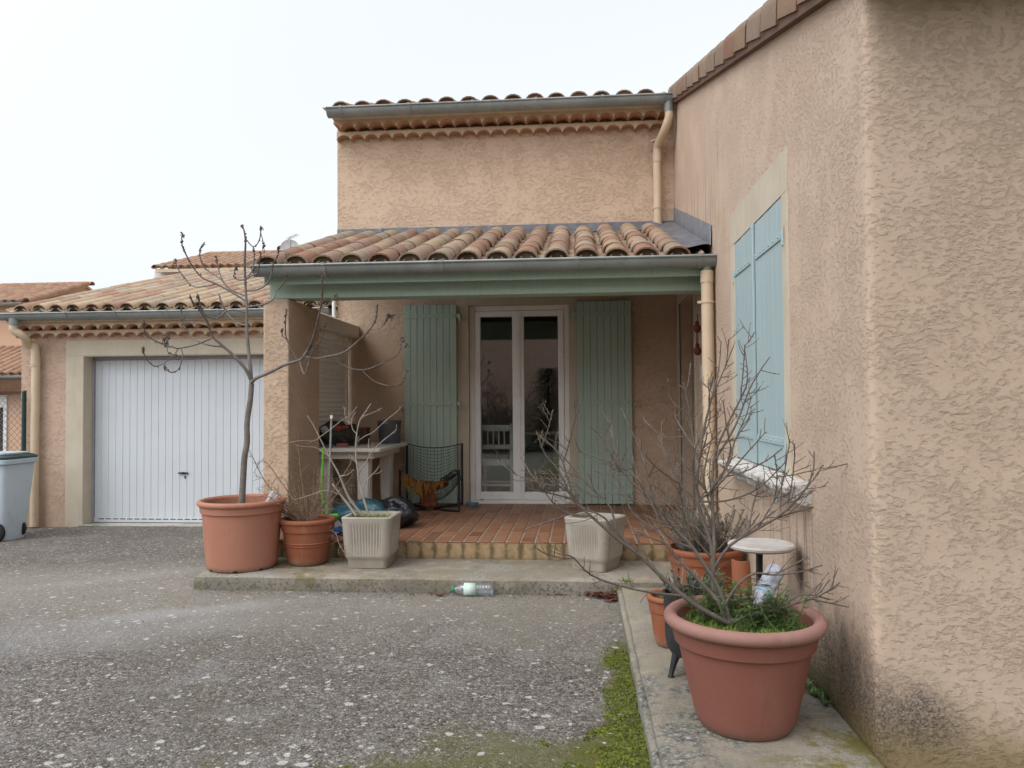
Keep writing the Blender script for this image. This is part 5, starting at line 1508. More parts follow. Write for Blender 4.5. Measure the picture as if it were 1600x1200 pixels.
but = thing('bucket', 'dark grey plastic tub standing at the back of the white table', 'bucket', bu)
br = 36 / 1200 * 7.9 / 2
mb = MB(); bh = at(609, 657, y=7.75).z - TT
mb.lathe([(0.0, 0.001), (br * 0.90, 0.001), (br * 0.92, 0.008), (br, bh - 0.015), (br + 0.006, bh - 0.014), (br + 0.007, bh), (br - 0.003, bh), (br * 0.9, 0.02), (0, 0.015)], bu, 36, capb=False, capt=False)
mb.build('body', M['bucket'], but, angle=35)
mb = MB()
mb.tube(smooth_line([bu + Vector((-br - 0.004, 0, bh - 0.02)), bu + Vector((-br * 0.75, -br * 0.85, bh - 0.075)), bu + Vector((0, -br * 1.12, bh - 0.10)), bu + Vector((br * 0.75, -br * 0.85, bh - 0.075)), bu + Vector((br + 0.004, 0, bh - 0.02))], 5), 0.004, 6)
mb.build('handle', M['bucket'], but)
wb = at(564, 690, y=7.6)
mb = MB(); mb.box(wb.x - 0.05, 7.58, TT + 0.001, wb.x + 0.06, 7.72, TT + 0.15); mb.box(wb.x - 0.055, 7.575, TT + 0.15, wb.x + 0.065, 7.725, TT + 0.165)
tag(mb.build('wooden_box', M['wood_brown'], bevel=0.004, loc=(wb.x, 7.65, TT)), 'brown wooden box standing behind the netting bag', 'box')

# things under and in front of the table
def floor(px, py): return at(px, py, z=TERZ)
tg = Vector((at(572, 790, y=6.42).x, 6.42, TERZ))
tgt = thing('rubbish_bag', 'bulging teal plastic rubbish bag in front of the white table', 'bag', tg)
mb = MB(); mb.ball(tg + Vector((-0.02, 0.0, 0.115)), 0.17, 1.35, 0.95, 0.85, 40, 26, disp=lump(31, 0.28, 1.7)); o = mb.build('sack', M['bag_teal'], tgt, angle=70)
kb = Vector((at(604, 790, y=6.62).x, 6.62, TERZ))
mb = MB(); mb.ball(kb + Vector((0.06, 0.02, 0.12)), 0.17, 1.15, 0.9, 0.85, 40, 26, disp=lump(41, 0.32, 1.9))
tag(mb.build('rubbish_bag', M['bag_black'], angle=70, loc=kb), 'shiny black plastic rubbish bag half covered by the teal one', 'bag')
zb = Vector((at(533, 822, y=6.2).x, 6.2, TERZ))
mb = MB(); mb.ball(zb + Vector((0, 0, 0.035)), 0.05, 1.4, 1, 0.7, 24, 16, disp=lump(51, 0.4, 2))
tag(mb.build('rubbish_bag', M['bag_blue'], angle=70, loc=zb), 'small crumpled bright blue plastic bag on the tiles behind the planter', 'bag')
wp = at(522, 800, y=6.7)
mb = MB(); a = floor(514, 802); mb.obox((at(535, 790, y=6.62).x, 6.62, TERZ + 0.085), 0.32, 0.02, 0.16, Matrix.Rotation(R(-32), 3, 'Y'))
tag(mb.build('board', M['white_board'], bevel=0.004, loc=(at(535, 790, y=6.62).x, 6.62, TERZ)), 'pale white board tilted on the floor beside the teal bag', 'board')
gs0 = at(505, 703, y=6.2); mb = MB()
mb.tube(smooth_line([at(505, 700, y=6.2), at(504, 735, y=6.19), at(503, 765, y=6.18), at(505, 785, y=6.18), at(504, 806, y=6.18)], 4), [0.011] * 17, 8)
gst = mb.build('garden_strap', M['lime'], loc=gs0)
tag(gst, 'bright lime green plastic rod upright beside the pillar', 'garden tool')
mb = MB(); pts = smooth_line([at(510, 788, y=6.16), at(513, 803, y=6.15), at(517, 812, y=6.14), at(526, 812, y=6.14)], 4); mb.tube(pts, [0.007 + 0.011 * min(1, i / 7) for i in range(len(pts))], 8)
mb.ball(at(523, 806, y=6.14), 0.024, 1.5, 0.8, 0.8, 14, 10, disp=lump(61, 0.4))
tag(mb.build('watering_rose', M['lime'], loc=at(513, 812, y=6.14)), 'curled lime green plastic piece on the floor by the clay pot', 'garden tool')
s0, s1 = at(518, 651, y=6.05), at(512, 812, y=5.98)
mb = MB(); mb.tube([s1, s0], 0.0085, 8); stk = mb.build('garden_stake', M['stake'], loc=s1); tag(stk, 'thin upright grey stake with a white tip behind the clay pot', 'stake')
mb = MB(); mb.tube([s0 + Vector((0, 0, -0.015)), s0 + Vector((0, 0, 0.012))], 0.0125, 8); mb.build('tip', M['white_paint'], stk)

# ------------------------------------------------------------------ wire lounge chair with a scarf
CYB, CYF = 8.03, 7.58
cbx0, cbx1 = at(636, 740, y=CYB).x, at(722, 740, y=CYB).x
cfx0, cfx1 = at(625, 740, y=CYF).x, at(717, 740, y=CYF).x
cbz = at(680, 693, y=CYB).z; cfz = at(680, 734, y=CYF).z
CX = (cbx0 + cbx1) / 2
chr_ = thing('wire_chair', 'low black wire mesh chair in front of the left open shutter', 'chair', (CX, 7.8, TERZ))
mb = MB(); fl = TERZ + 0.014
for sx, (bx, fx) in ((-1, (cbx0, cfx0)), (1, (cbx1, cfx1))):
    mb.tube(smooth_line([(bx, CYB, cbz), (bx, CYB, 0.6), (bx, CYB, fl + 0.05), (bx - sx * 0.015, CYB - 0.03, fl + 0.012), (CX + sx * 0.10, CYB - 0.16, fl), (CX + sx * 0.06, CYF + 0.16, fl), (fx - sx * 0.03, CYF + 0.01, fl), (fx, CYF, fl + 0.05), (fx, CYF, cfz)], 6), 0.0125, 8)
mb.build('frame', M['black_metal'], chr_)
def seat(s, t):
    """s across -1..1, t from the top of the back to the front lip"""
    if t < 0.55:
        a = t / 0.55; y = CYB - 0.005 - 0.10 * a - 0.05 * a * a; z = cbz + (0.47 - cbz) * a
    else:
        a = (t - 0.55) / 0.45; y = CYB - 0.155 - (CYB - 0.155 - CYF) * a; z = 0.47 + (cfz - 0.47) * (0.15 * a + 0.85 * a * a)
    x0 = cbx0 + (cfx0 - cbx0) * t; x1 = cbx1 + (cfx1 - cbx1) * t
    sag = (1 - s * s) * (0.045 * (1 - t) ** 1 + 0.13 * t * t + 0.10 * math.sin(math.pi * t))
    rise = 0.08 * abs(s) ** 2 * math.sin(math.pi * min(1, t * 1.0))
    return Vector(((x0 + x1) / 2 + s * (x1 - x0) / 2, y, z - sag + rise))
mb = MB()
for i in range(30):
    t = i / 29
    mb.tube([seat(-1 + 2 * k / 12, t) for k in range(13)], 0.0055 if i in (0, 29) else 0.0021, 5)
for k in range(9):
    s = -1 + 2 * k / 8
    mb.tube([seat(s, i / 22) for i in range(23)], 0.0055 if k in (0, 8) else 0.0021, 5)
mb.build('seat_mesh', M['black_metal'], chr_)
sc_ = thing('scarf', 'brown and gold fringed woollen scarf hanging over the wire chair', 'scarf', (CX, CYF + 0.05, TERZ))
mb = MB(); N = 22; K = 7; vs = []; fs = []
for i in range(N + 1):
    s = -0.95 + 1.55 * i / N
    for j in range(K + 1):
        t = 0.86 + 0.14 * j / K
        p = seat(s, min(t, 1.0)); n = mnoise.noise(Vector((s * 6, j, 2)))
        vs.append(p + Vector((0, -0.016 * (j == K) + 0.012 * n, 0.022 + 0.016 * n - (0.05 if j == K else 0))))
for i in range(N):
    for j in range(K): fs.append((i * (K + 1) + j, i * (K + 1) + j + 1, (i + 1) * (K + 1) + j + 1, (i + 1) * (K + 1) + j))
mb.add(vs, fs); cl = mb.build('cloth', M['scarf'], sc_, angle=80); so = cl.modifiers.new('thick', 'SOLIDIFY'); so.thickness = 0.014
mb = MB()
for i in range(80):
    s = rng.uniform(-0.9, 0.52) if i % 3 else rng.uniform(-0.85, -0.2)
    p = seat(s, 1.0) + Vector((0, -0.02 - rng.uniform(0, 0.015), rng.uniform(-0.03, 0.02))); l = rng.uniform(0.05, 0.12) * (1.25 if s < -0.1 else 0.8)
    q = [p, p + Vector((rng.uniform(-.012, .012), -0.01, -l * .5)), p + Vector((rng.uniform(-.02, .02), -0.006, -l))]
    mb.tube(smooth_line(q, 2), [0.005, 0.005, 0.0045, 0.004, 0.003], 5)
mb.build('fringe', M['scarf_gold'], sc_)
mb = MB(); vs = []; fs = []
for i in range(13):
    z = seat(0.02, 1.0).z + 0.02 - (seat(0.02, 1.0).z - TERZ - 0.02) * i / 12
    wd_ = 0.068 - 0.02 * math.sin(i * 0.5)
    for k in range(7):
        u = -1 + 2 * k / 6
        vs.append((CX + 0.015 + wd_ * u, CYF - 0.02 + 0.10 * i / 12 + 0.012 * math.sin(u * 5 + i), z + 0.01 * u * u))
for i in range(12):
    for k in range(6): fs.append((i * 7 + k, i * 7 + k + 1, (i + 1) * 7 + k + 1, (i + 1) * 7 + k))
mb.add(vs, fs); cl = mb.build('hanging_end', M['scarf'], sc_, angle=80); so = cl.modifiers.new('thick', 'SOLIDIFY'); so.thickness = 0.014
mb = MB()
for i in range(8):
    s = 0.50 + 0.05 * i
    p = seat(s, 0.96) + Vector((0, -0.01, 0.03)); mb.ball(p, 0.034, 1.2, 1.0, 0.8, 12, 8, disp=lump(70 + i, 0.4))
tag(mb.build('black_bundle', M['bag_black'], loc=seat(0.65, 0.9)), 'small black cloth bundle at the right end of the wire seat', 'cloth')

# blue dish with a dead leaf, by the door
dd = floor(743, 787); dd = Vector((at(738, 785, y=8.05).x, 8.05, TERZ))
dh = thing('dish', 'shallow blue plastic dish on the tiles beside the white door', 'dish', dd)
mb = MB(); mb.lathe([(0.0, 0.002), (0.055, 0.002), (0.064, 0.012), (0.068, 0.034), (0.064, 0.034), (0.058, 0.012), (0.0, 0.008)], dd, 28, capb=False, capt=False)
mb.build('bowl', M['dish_blue'], dh, angle=40)


def dry_leaf(mb, c, s, a, curl, tilt=0.2):
    vs = []; fs = []; ca, sa = math.cos(a), math.sin(a)
    for i in range(6):
        u = -1 + 2 * i / 5; wd = 0.62 * (1 - u * u * 0.92) ** 0.7
        for j in (-1, -0.4, 0.2, 1):
            x, y = u * s, j * wd * s * 0.6
            z = s * (curl * (u * u * 0.6 + j * j * 0.7) + tilt * u * 0.5)
            vs.append(Vector(c) + Vector((x * ca - y * sa, x * sa + y * ca, z + 0.003)))
    for i in range(5):
        for j in range(3): fs.append((i * 4 + j, i * 4 + j + 1, (i + 1) * 4 + j + 1, (i + 1) * 4 + j))
    mb.add(vs, fs)


def leaf_thing(label, p, s, a, curl, mat='leaf_dry'):
    mb = MB(); dry_leaf(mb, p, s, a, curl); o = mb.build('dry_leaf', M[mat], loc=p, recalc=False, angle=80)
    sm = o.modifiers.new('thick', 'SOLIDIFY'); sm.thickness = 0.0015
    return tag(o, label, 'leaf', 'fallen leaves lying singly')


lp = at(688, 931, z=0.004); lp.z = ground_z(lp.x, lp.y)
leaf_thing('curled brown leaf on the asphalt left of the green capped bottle', lp, 0.034, 0.3, 0.45)
leaf_thing('pale dry leaf on the door sill above the blue dish', Vector((at(752, 778, y=8.2).x, FACY + 0.02, TERZ + 0.036)), 0.024, 0.1, 0.4, 'bud')
lq = at(952, 941, z=0.004); leaf_thing('red brown leaf in front of the leaf pile', lq, 0.032, 0.4, 0.4)
lr_ = at(1007, 1026, z=0.004); leaf_thing('small tan leaf on the moss beside the concrete strip', lr_, 0.022, 0.8, 0.3, 'bud')
mb = MB()
for i in range(110):
    v = rng.random(); px_l = 965 - abs(rng.gauss(0, 24)); py_l = 927 + rng.uniform(0, 14) * (1 - (965 - px_l) / 90)
    p = at(px_l, min(py_l, 941), z=0.004); p.y = min(p.y, 5.28); p.x = min(p.x, 0.25)
    p.z = rng.uniform(0.002, 0.03) * max(0.2, 1 - (0.25 - p.x) / 0.5)
    dry_leaf(mb, p, rng.uniform(0.012, 0.028), rng.uniform(0, 6.3), rng.uniform(0.1, 0.6), rng.uniform(-.6, .6))
for i in range(70):
    p = at(rng.uniform(640, 950), 926.5 + rng.uniform(-0.5, 3), z=0.004); p.y = min(p.y, 5.285)
    if 695 < at(0, 0, y=1).x: pass
    dry_leaf(mb, p, rng.uniform(0.005, 0.013), rng.uniform(0, 6.3), rng.uniform(0.1, 0.5))
tag(mb.build('fallen_leaves', M['leaf_dry'], recalc=False, angle=80), 'reddish dead leaves drifted into the corner of step and strip', kind='stuff')

# ------------------------------------------------------------------ on the side wall of the porch
wc_ = at(1096, 508, x=WX)
wch = thing('wind_chime', 'dark red hanging ornament on the porch side wall', 'ornament', (WX - 0.03, wc_.y, 1.8))
wz_a, wz_b = at(1096, 513, x=WX).z, at(1097, 548, x=WX).z
for i, z in enumerate((wz_a, wz_b)):
    mb = MB(); mb.ball((WX - 0.035, wc_.y, z), 0.032, 1, 0.7, 1.2, 14, 10); mb.ball((WX - 0.035, wc_.y, z + 0.045), 0.018, 1, 0.7, 1.1, 10, 8); mb.build('bead', M['red'], wch)
mb = MB(); mb.tube([(WX - 0.03, wc_.y, wz_a + 0.12), (WX - 0.03, wc_.y, wz_b)], 0.004, 6); mb.tube([(WX - 0.045, wc_.y - 0.02, wz_a), (WX - 0.045, wc_.y - 0.02, wz_b)], 0.004, 6); mb.build('cord', M['red'], wch)
sp2 = at(1098, 580, x=WX)
mb = MB(); mb.box(WX - 0.012, sp2.y - 0.05, sp2.z - 0.07, WX - 0.0005, sp2.y + 0.05, sp2.z + 0.05); tag(mb.build('doorbell_plate', M['white_paint'], bevel=0.003, loc=(WX, sp2.y, sp2.z)), 'small white plate on the porch wall behind the downpipe', 'plate')

# ------------------------------------------------------------------ inside the room
cp = Vector((at(775, 700, y=8.56).x, 8.56, TERZ - 0.018))
chx = thing('dining_chair', 'white wooden spindle back chair seen through the glass door', 'chair', cp)
hw = 0.19; hbk = at(775, 664, y=8.56).z - cp.z
def cbox(n, *a, **k):
    m_ = MB(); m_.box(cp.x + a[0], cp.y + a[1], cp.z + a[2], cp.x + a[3], cp.y + a[4], cp.z + a[5]); return m_.build(n, M['white_paint'], chx, bevel=0.004)
cbox('back_post', -hw, 0, 0, -hw + 0.035, 0.035, hbk + 0.015); cbox('back_post', hw - 0.035, 0, 0, hw, 0.035, hbk + 0.015)
cbox('top_rail', -hw + 0.0351, 0.004, hbk - 0.07, hw - 0.0351, 0.03, hbk); cbox('lower_rail', -hw + 0.0351, 0.004, 0.585, hw - 0.0351, 0.03, 0.635)
for i in range(4):
    x = -hw + 0.035 + (2 * hw - 0.07) * (i + 1) / 5; cbox('spindle', x - 0.008, 0.009, 0.6355, x + 0.008, 0.025, hbk - 0.0705)
cbox('seat', -hw - 0.005, 0.036, 0.43, hw + 0.005, 0.43, 0.47); cbox('seat_rail', -hw + 0.0351, 0.005, 0.40, hw - 0.0351, 0.03, 0.465)
cbox('leg', -hw, 0.39, 0, -hw + 0.035, 0.425, 0.4295); cbox('leg', hw - 0.035, 0.39, 0, hw, 0.425, 0.4295)
cbox('stretcher', -hw + 0.0351, 0.01, 0.17, hw - 0.0351, 0.028, 0.195); cbox('stretcher', -hw + 0.0351, 0.395, 0.17, hw - 0.0351, 0.415, 0.195)
tq = Vector((at(870, 690, y=9.9).x, 9.9, TERZ - 0.018))
dt = thing('dining_table', 'pale table inside the room behind the right glass pane', 'table', tq)
mb = MB(); mb.box(tq.x - 0.55, tq.y - 0.45, tq.z + 0.71, tq.x + 0.55, tq.y + 0.45, tq.z + 0.745); mb.build('tabletop', M['white_paint'], dt, bevel=0.006)
for sx in (-1, 1):
    for sy in (-1, 1):
        mb = MB(); mb.tube(smooth_line([tq + Vector((sx * 0.10, sy * 0.10, 0.4)), tq + Vector((sx * 0.22, sy * 0.20, 0.26)), tq + Vector((sx * 0.42, sy * 0.34, 0.03))], 4), 0.022, 8); mb.build('leg', M['white_paint'], dt)
mb = MB(); mb.tube([tq + Vector((0, 0, 0.3)), tq + Vector((0, 0, 0.709))], 0.05, 14); mb.build('column', M['white_paint'], dt)
# ------------------------------------------------------------------ bare branches
class Plant:
    """limbs traced in the photo's pixels and given their own depth: each limb springs from the nearest limb already grown and leans towards or away from the viewer"""
    def __init__(self, y0): self.pts = []; self.y0 = y0; self.lines = []

    def limb(self, px, dy=0.0, r0=None, r1=0.003, sub=4, root=False):
        p0 = px[0]
        if root or not self.pts: y0, rr = self.y0, r0
        else:
            b = min(self.pts, key=lambda q: (q[0] - p0[0]) ** 2 + (q[1] - p0[1]) ** 2)
            y0, rr = b[2], (r0 if r0 else b[3] * 0.72)
            px = [(b[0], b[1])] + list(px[1:])
        n = len(px); w = [at(x, y, y=y0 + dy * (k / (n - 1)) ** 1.1) for k, (x, y) in enumerate(px)]
        L = smooth_line(w, sub); m = len(L); rad = [rr + (r1 - rr) * (k / (m - 1)) ** 0.85 for k in range(m)]
        spx = smooth_line([(x, y, 0) for x, y in px], sub)
        for k in range(m): self.pts.append((spx[k].x, spx[k].y, L[k].y, rad[k]))
        self.lines.append((L, rad)); return L, rad


def px_map(pts, ox, oy, s): return [(ox + u / s, oy + v / s) for u, v in pts]


def twig_line(rg, p, d, L, n=5, wob=0.35, up=0.15):
    pts = [Vector(p)]; d = Vector(d).normalized()
    for k in range(n):
        d = (d + Vector((rg.uniform(-wob, wob), rg.uniform(-wob, wob), rg.uniform(-wob, wob) + up)) * 0.6).normalized()
        pts.append(pts[-1] + d * L / n)
    return pts


def add_twigs(mb, bud, lines, rg, per_m, l0, l1, r0, bud_r, start=0.25, side=0.5, level2=0.5, upb=0.12):
    """short alternate side shoots with buds along each limb"""
    for L, rad in lines:
        for i in range(1, len(L)):
            if i / len(L) < start: continue
            seg = L[i] - L[i - 1]; cnt = seg.length * per_m
            k = int(cnt) + (1 if rg.random() < cnt - int(cnt) else 0)
            for _ in range(k):
                p = L[i - 1].lerp(L[i], rg.random())
                o = seg.normalized().orthogonal(); o = Matrix.Rotation(rg.uniform(0, 6.28), 3, seg.normalized()) @ o
                d = seg.normalized() * rg.uniform(0.5, 1.0) + o * side
                ln = rg.uniform(l0, l1) * (1.15 - 0.6 * i / len(L))
                t = twig_line(rg, p, d, ln, 4, 0.25, upb)
                rr = min(r0, rad[i] * 0.8)
                mb.tube(t, [rr, rr * .9, rr * .8, rr * .7, rr * .55], 5)
                for q in t[1:]:
                    if rg.random() < 0.7: bud.ball(q + Vector((rg.uniform(-1, 1), rg.uniform(-1, 1), rg.uniform(-1, 1))) * bud_r * 0.6, bud_r * rg.uniform(0.7, 1.2), 1, 1, 1.3, 5, 4)
                if ln > l1 * 0.55 and rg.random() < level2:
                    for q in t[1:-1]:
                        o2 = Vector((rg.uniform(-1, 1), rg.uniform(-1, 1), rg.uniform(-.2, 1)))
                        t2 = twig_line(rg, q, (t[-1] - t[0]).normalized() + o2 * 0.7, ln * rg.uniform(0.25, 0.5), 3, 0.3, upb)
                        mb.tube(t2, [rr * .7, rr * .6, rr * .5, rr * .4], 4)
                        bud.ball(t2[-1], bud_r, 1, 1, 1.3, 5, 4)


# ---- young tree in the large left pot
tree = thing('tree', 'bare young tree with a straight grey trunk in the large left pot', 'tree', (PL[0], PL[1], PLs.z))
T = Plant(PL[1]); s7 = lambda p: px_map(p, 200, 330, 4.14); s3 = lambda p: px_map(p, 380, 420, 4.0)
trunk = T.limb([(378, 800), (378, 785), (380, 745), (382, 715), (386, 690), (386, 660), (391, 625), (393, 600)], 0.02, 0.0255, 0.0195, root=True)
n_tr = len(T.lines)
T.limb([(393, 600)] + s7([(795, 1060), (785, 950), (770, 780), (768, 620), (760, 480), (755, 330), (760, 200), (748, 115), (732, 92)]), 0.15, 0.0175, 0.004)
T.limb([(391, 596)] + s7([(760, 1020), (680, 930), (600, 860), (540, 800), (515, 720), (470, 650), (420, 590), (405, 550)]), -0.30, 0.015, 0.004)
T.limb([(394, 598), (400, 591)] + s3([(160, 650), (260, 600), (340, 575), (380, 545), (430, 450), (470, 300), (490, 200), (495, 120), (497, 25)]), -0.45, 0.015, 0.004)
for p, dy in (([(765, 170), (810, 230), (850, 185), (862, 100)], .06), ([(815, 240), (815, 330), (800, 390), (770, 460)][::-1], 0.1), ([(868, 150), (872, 190), (878, 232)], .02),
              ([(765, 450), (800, 415), (840, 395), (850, 330), (860, 262)], -.10), ([(770, 515), (830, 510), (900, 470), (930, 400), (940, 340), (968, 290), (978, 235)], -.15),
              ([(770, 605), (870, 605), (940, 570), (960, 520), (1010, 460), (1030, 400), (1025, 270)], .18), ([(1030, 415), (1045, 395), (1055, 368)], .02),
              ([(760, 585), (680, 530), (570, 470), (480, 430), (420, 360), (380, 290), (350, 220), (350, 140)], -.25), ([(760, 548), (660, 505), (600, 440), (540, 400), (490, 360), (465, 290), (470, 240), (488, 208)], .22),
              ([(560, 478), (510, 484), (420, 485), (350, 410), (312, 350), (305, 312)], .1), ([(765, 645), (700, 640), (640, 645), (580, 690), (510, 680), (470, 610), (450, 540)], -.12),
              ([(760, 755), (700, 720), (640, 660), (605, 590), (590, 540)], .12), ([(540, 822), (450, 860), (340, 885), (300, 882), (240, 862), (180, 840), (115, 795), (100, 705)], -.15),
              ([(330, 890), (290, 940), (200, 1000), (150, 990), (105, 925), (98, 880)], -.08), ([(345, 890), (355, 940), (325, 1025), (270, 1040), (235, 1000)], -.04),
              ([(612, 882), (520, 865), (430, 830), (390, 780), (355, 730), (345, 620)], .1), ([(515, 745), (440, 720), (400, 722), (362, 690)], .05), ([(655, 470), (600, 420), (580, 350), (572, 300)], .06),
              ([(740, 460), (700, 440), (688, 400), (700, 365)], .05), ([(250, 885), (260, 915), (330, 935)], -.02)):
    T.limb(s7(p), dy, None, 0.0040)
for p, dy in (([(385, 555), (450, 560), (540, 545), (630, 520), (720, 450), (790, 380), (830, 310), (838, 235)], -.15), ([(790, 380), (850, 375), (888, 330), (905, 282)], -.05), ([(890, 325), (920, 300), (935, 292)], 0),
              ([(560, 550), (620, 600), (720, 632), (800, 620), (900, 575), (970, 530), (995, 430)], .2), ([(740, 636), (800, 690), (860, 720), (920, 730), (985, 715), (1020, 640)], .1), ([(978, 500), (1010, 485), (1022, 470)], 0),
              ([(345, 575), (300, 500), (265, 410), (268, 260)], -.1), ([(362, 590), (368, 630), (385, 658), (405, 600), (440, 500), (490, 430), (515, 340)], -.12), ([(360, 525), (390, 530), (440, 475)], -.03),
              ([(480, 245), (540, 220), (582, 155)], .1), ([(275, 440), (245, 420), (243, 375)], -.02)):
    T.limb(s3(p), dy, None, 0.0040)
mb = MB(); mb.tube(*trunk, n=12)
tro = mb.build('trunk', M['bark'], tree, angle=60)
mb = MB(); tip = MB(); rg = random.Random(3)
for L, rad in T.lines[n_tr:]:
    mb.tube(L, rad, 7)
    n = len(L); k0 = int(n * 0.45)
    for i in range(k0, n):                        # knobbly spurs and shrivelled clusters near the tips
        for _ in range(3 if i > n * 0.75 else 1):
            if rg.random() < 0.62:
                tip.ball(L[i] + Vector((rg.uniform(-1, 1), rg.uniform(-1, 1), rg.uniform(-1, 1))) * 0.008, rg.uniform(0.0035, 0.0075), 1, 1, 1.3, 6, 5)
    tip.tube(L[int(n * 0.55):], [r * 1.12 for r in rad[int(n * 0.55):]], 6)
    e = L[-1]
    for _ in range(rg.randint(2, 6)):
        a = e + Vector((rg.uniform(-.012, .012), rg.uniform(-.012, .012), rg.uniform(-.02, .012)))
        tip.tube([a, a + Vector((rg.uniform(-.012, .012), 0, -rg.uniform(0.006, 0.028)))], [0.0028, 0.0036], 5)
mb.build('branches', M['bark'], tree, angle=60)
fg = at(259, 530, y=5.45)
for _ in range(46):
    a = fg + Vector((rg.gauss(0, .012), rg.gauss(0, .015), rg.uniform(-.04, .045))); tip.tube([a, a + Vector((rg.uniform(-.008, .008), 0, -rg.uniform(.01, .03)))], [0.0025, 0.004], 5)
tag(tip.build('buds', M['bark_tip'], tree, angle=60), kind='stuff')


# ---- leafy small stuff
def blade(mb, p, d, L, w, bend=0.4, az=None):
    d = Vector(d).normalized(); s = d.cross(Vector((0, 0, 1)))
    if s.length < 0.05: s = Vector((math.cos(az or 0), math.sin(az or 0), 0))
    s.normalize(); b = Vector((d.x, d.y, 0)) * bend
    p = Vector(p); m_ = p + d * L * 0.55; e = p + d * L + b * L - Vector((0, 0, bend * L * 0.3))
    mb.add([p - s * w, p + s * w, m_ + s * w * .8, m_ - s * w * .8, e], [(0, 1, 2, 3), (3, 2, 4)])


def grass_patch(mb, rg, pts, l0, l1, w=0.0016):
    for p in pts:
        a = rg.uniform(0, 6.28); d = Vector((math.cos(a) * 0.5, math.sin(a) * 0.5, rg.uniform(0.5, 1.2)))
        blade(mb, p, d, rg.uniform(l0, l1), w * rg.uniform(.7, 1.3), rg.uniform(0.0, 0.6), a)


rg = random.Random(11)
# sapling in the square planter
sap = thing('sapling', 'leafless pale grey sapling leaning from the left square planter', 'sapling', G1s)
S = Plant(G1[1]); s6 = lambda p: px_map(p, 480, 630, 6.0)
S.limb(s6([(520, 1055), (400, 900), (345, 780), (290, 650), (205, 500), (115, 320), (60, 210), (0, 115)]), -.10, 0.0115, 0.003, root=True)
S.limb(s6([(460, 1055), (400, 970), (330, 880), (270, 800), (235, 755)]), .05, 0.013, 0.006, root=True)
S.limb(s6([(580, 1055), (540, 930), (500, 780), (475, 640), (455, 480), (460, 330), (490, 170), (540, 90), (600, 0)]), .12, 0.010, 0.003, root=True)
for p, dy in (([(462, 360), (540, 310), (620, 270), (740, 160), (860, 62), (868, 25)], .15), ([(488, 640), (545, 570), (600, 470), (700, 360), (790, 290), (832, 245), (836, 200)], -.12), ([(455, 300), (425, 240), (415, 155), (455, 85)], .05),
              ([(420, 200), (375, 165), (352, 105), (355, 40)], .04), ([(130, 330), (200, 260), (300, 180), (400, 110), (470, 30)], -.10), ([(505, 120), (600, 95), (680, 60), (700, 40)], .05), ([(120, 330), (60, 355), (-60, 350), (-230, 385)], -.2),
              ([(205, 480), (90, 420), (0, 410), (-110, 395)], -.1), ([(510, 810), (560, 720), (640, 640), (680, 580)], .05), ([(340, 850), (240, 835), (150, 820), (40, 860), (-120, 905)], -.2), ([(580, 480), (575, 400), (580, 330)], .03), ([(465, 540), (430, 520), (405, 490)], .02), ([(310, 700), (380, 670), (440, 620)], -.05), ([(600, 620), (660, 660), (690, 640)], .02)):
    S.limb(s6(p), dy, None, 0.0022)
mb = MB(); bud = MB()
for L, rad in S.lines: mb.tube(L, rad, 7)
add_twigs(mb, bud, S.lines, rg, 9, 0.02, 0.07, 0.0022, 0.003, 0.3)
mb.build('stems', M['bark_pale'], sap, angle=60); tag(bud.build('buds', M['bud'], sap), kind='stuff')
mb = MB(); grass_patch(mb, rg, [G1s + Vector((rg.uniform(-.13, .12), rg.uniform(-.13, .13), 0.004)) for _ in range(650)], 0.015, 0.055)
tag(mb.build('grass', M['grass'], recalc=False), 'short grass growing in the left square planter', kind='stuff')

# dry shrub in the clay pot
dsh = thing('shrub', 'wiry half dead shrub with tiny yellow leaves in the clay pot', 'shrub', P2s)
D = Plant(P2[1]); mb = MB(); lf = MB(); lines = []
for i in range(46):
    a = rg.uniform(0, 6.28); sp_r = rg.uniform(0.25, 1.45)
    d = Vector((math.cos(a) * sp_r - 0.22, math.sin(a) * sp_r * 0.8, rg.uniform(0.55, 1.0)))
    t = twig_line(rg, P2s + Vector((rg.gauss(-.01, .02), rg.gauss(0, .02), 0)), d, rg.uniform(0.28, 0.52), 8, 0.22, 0.02); t = smooth_line(t, 2)
    lines.append((t, [0.0036 - 0.0026 * k / len(t) for k in range(len(t))]))
for px_, dy in (([(470, 815), (440, 790), (400, 800), (372, 805), (345, 790)], -.2), ([(490, 815), (520, 830), (530, 850), (541, 868)], -.3), ([(480, 812), (520, 780), (550, 745), (556, 735)], -.1), ([(470, 812), (420, 760), (395, 715), (388, 700)], -.1), ([(475, 812), (470, 740), (466, 690), (464, 672)], 0), ([(475, 812), (430, 740), (410, 720), (396, 740)], -.1), ([(486, 812), (498, 770), (502, 730), (508, 700)], .1), ([(486, 812), (530, 752), (548, 722), (545, 708)], .1)):
    w_ = [at(x, y, y=P2[1] + dy * k / (len(px_) - 1)) for k, (x, y) in enumerate(px_)]; w_[0] = P2s + Vector((rg.gauss(0, .02), 0, 0))
    t = smooth_line(w_, 4); lines.append((t, [0.0042 - 0.0028 * k / len(t) for k in range(len(t))]))
for t, rad in lines: mb.tube(t, rad, 5)
add_twigs(mb, lf, lines, rg, 34, 0.03, 0.10, 0.0014, 0.0017, 0.3, 0.9, 0.8, 0.0)
lv = MB()
for t, rad in lines:
    for p in t[int(len(t) * .5):]:
        for _ in range(2):
            if rg.random() < 0.55:
                q = p + Vector((rg.gauss(0, .022), rg.gauss(0, .022), rg.gauss(0, .02))); blade(lv, q, (rg.uniform(-1, 1), rg.uniform(-1, 1), rg.uniform(-1, .4)), rg.uniform(.008, .018), .0032, 0.3, 0)
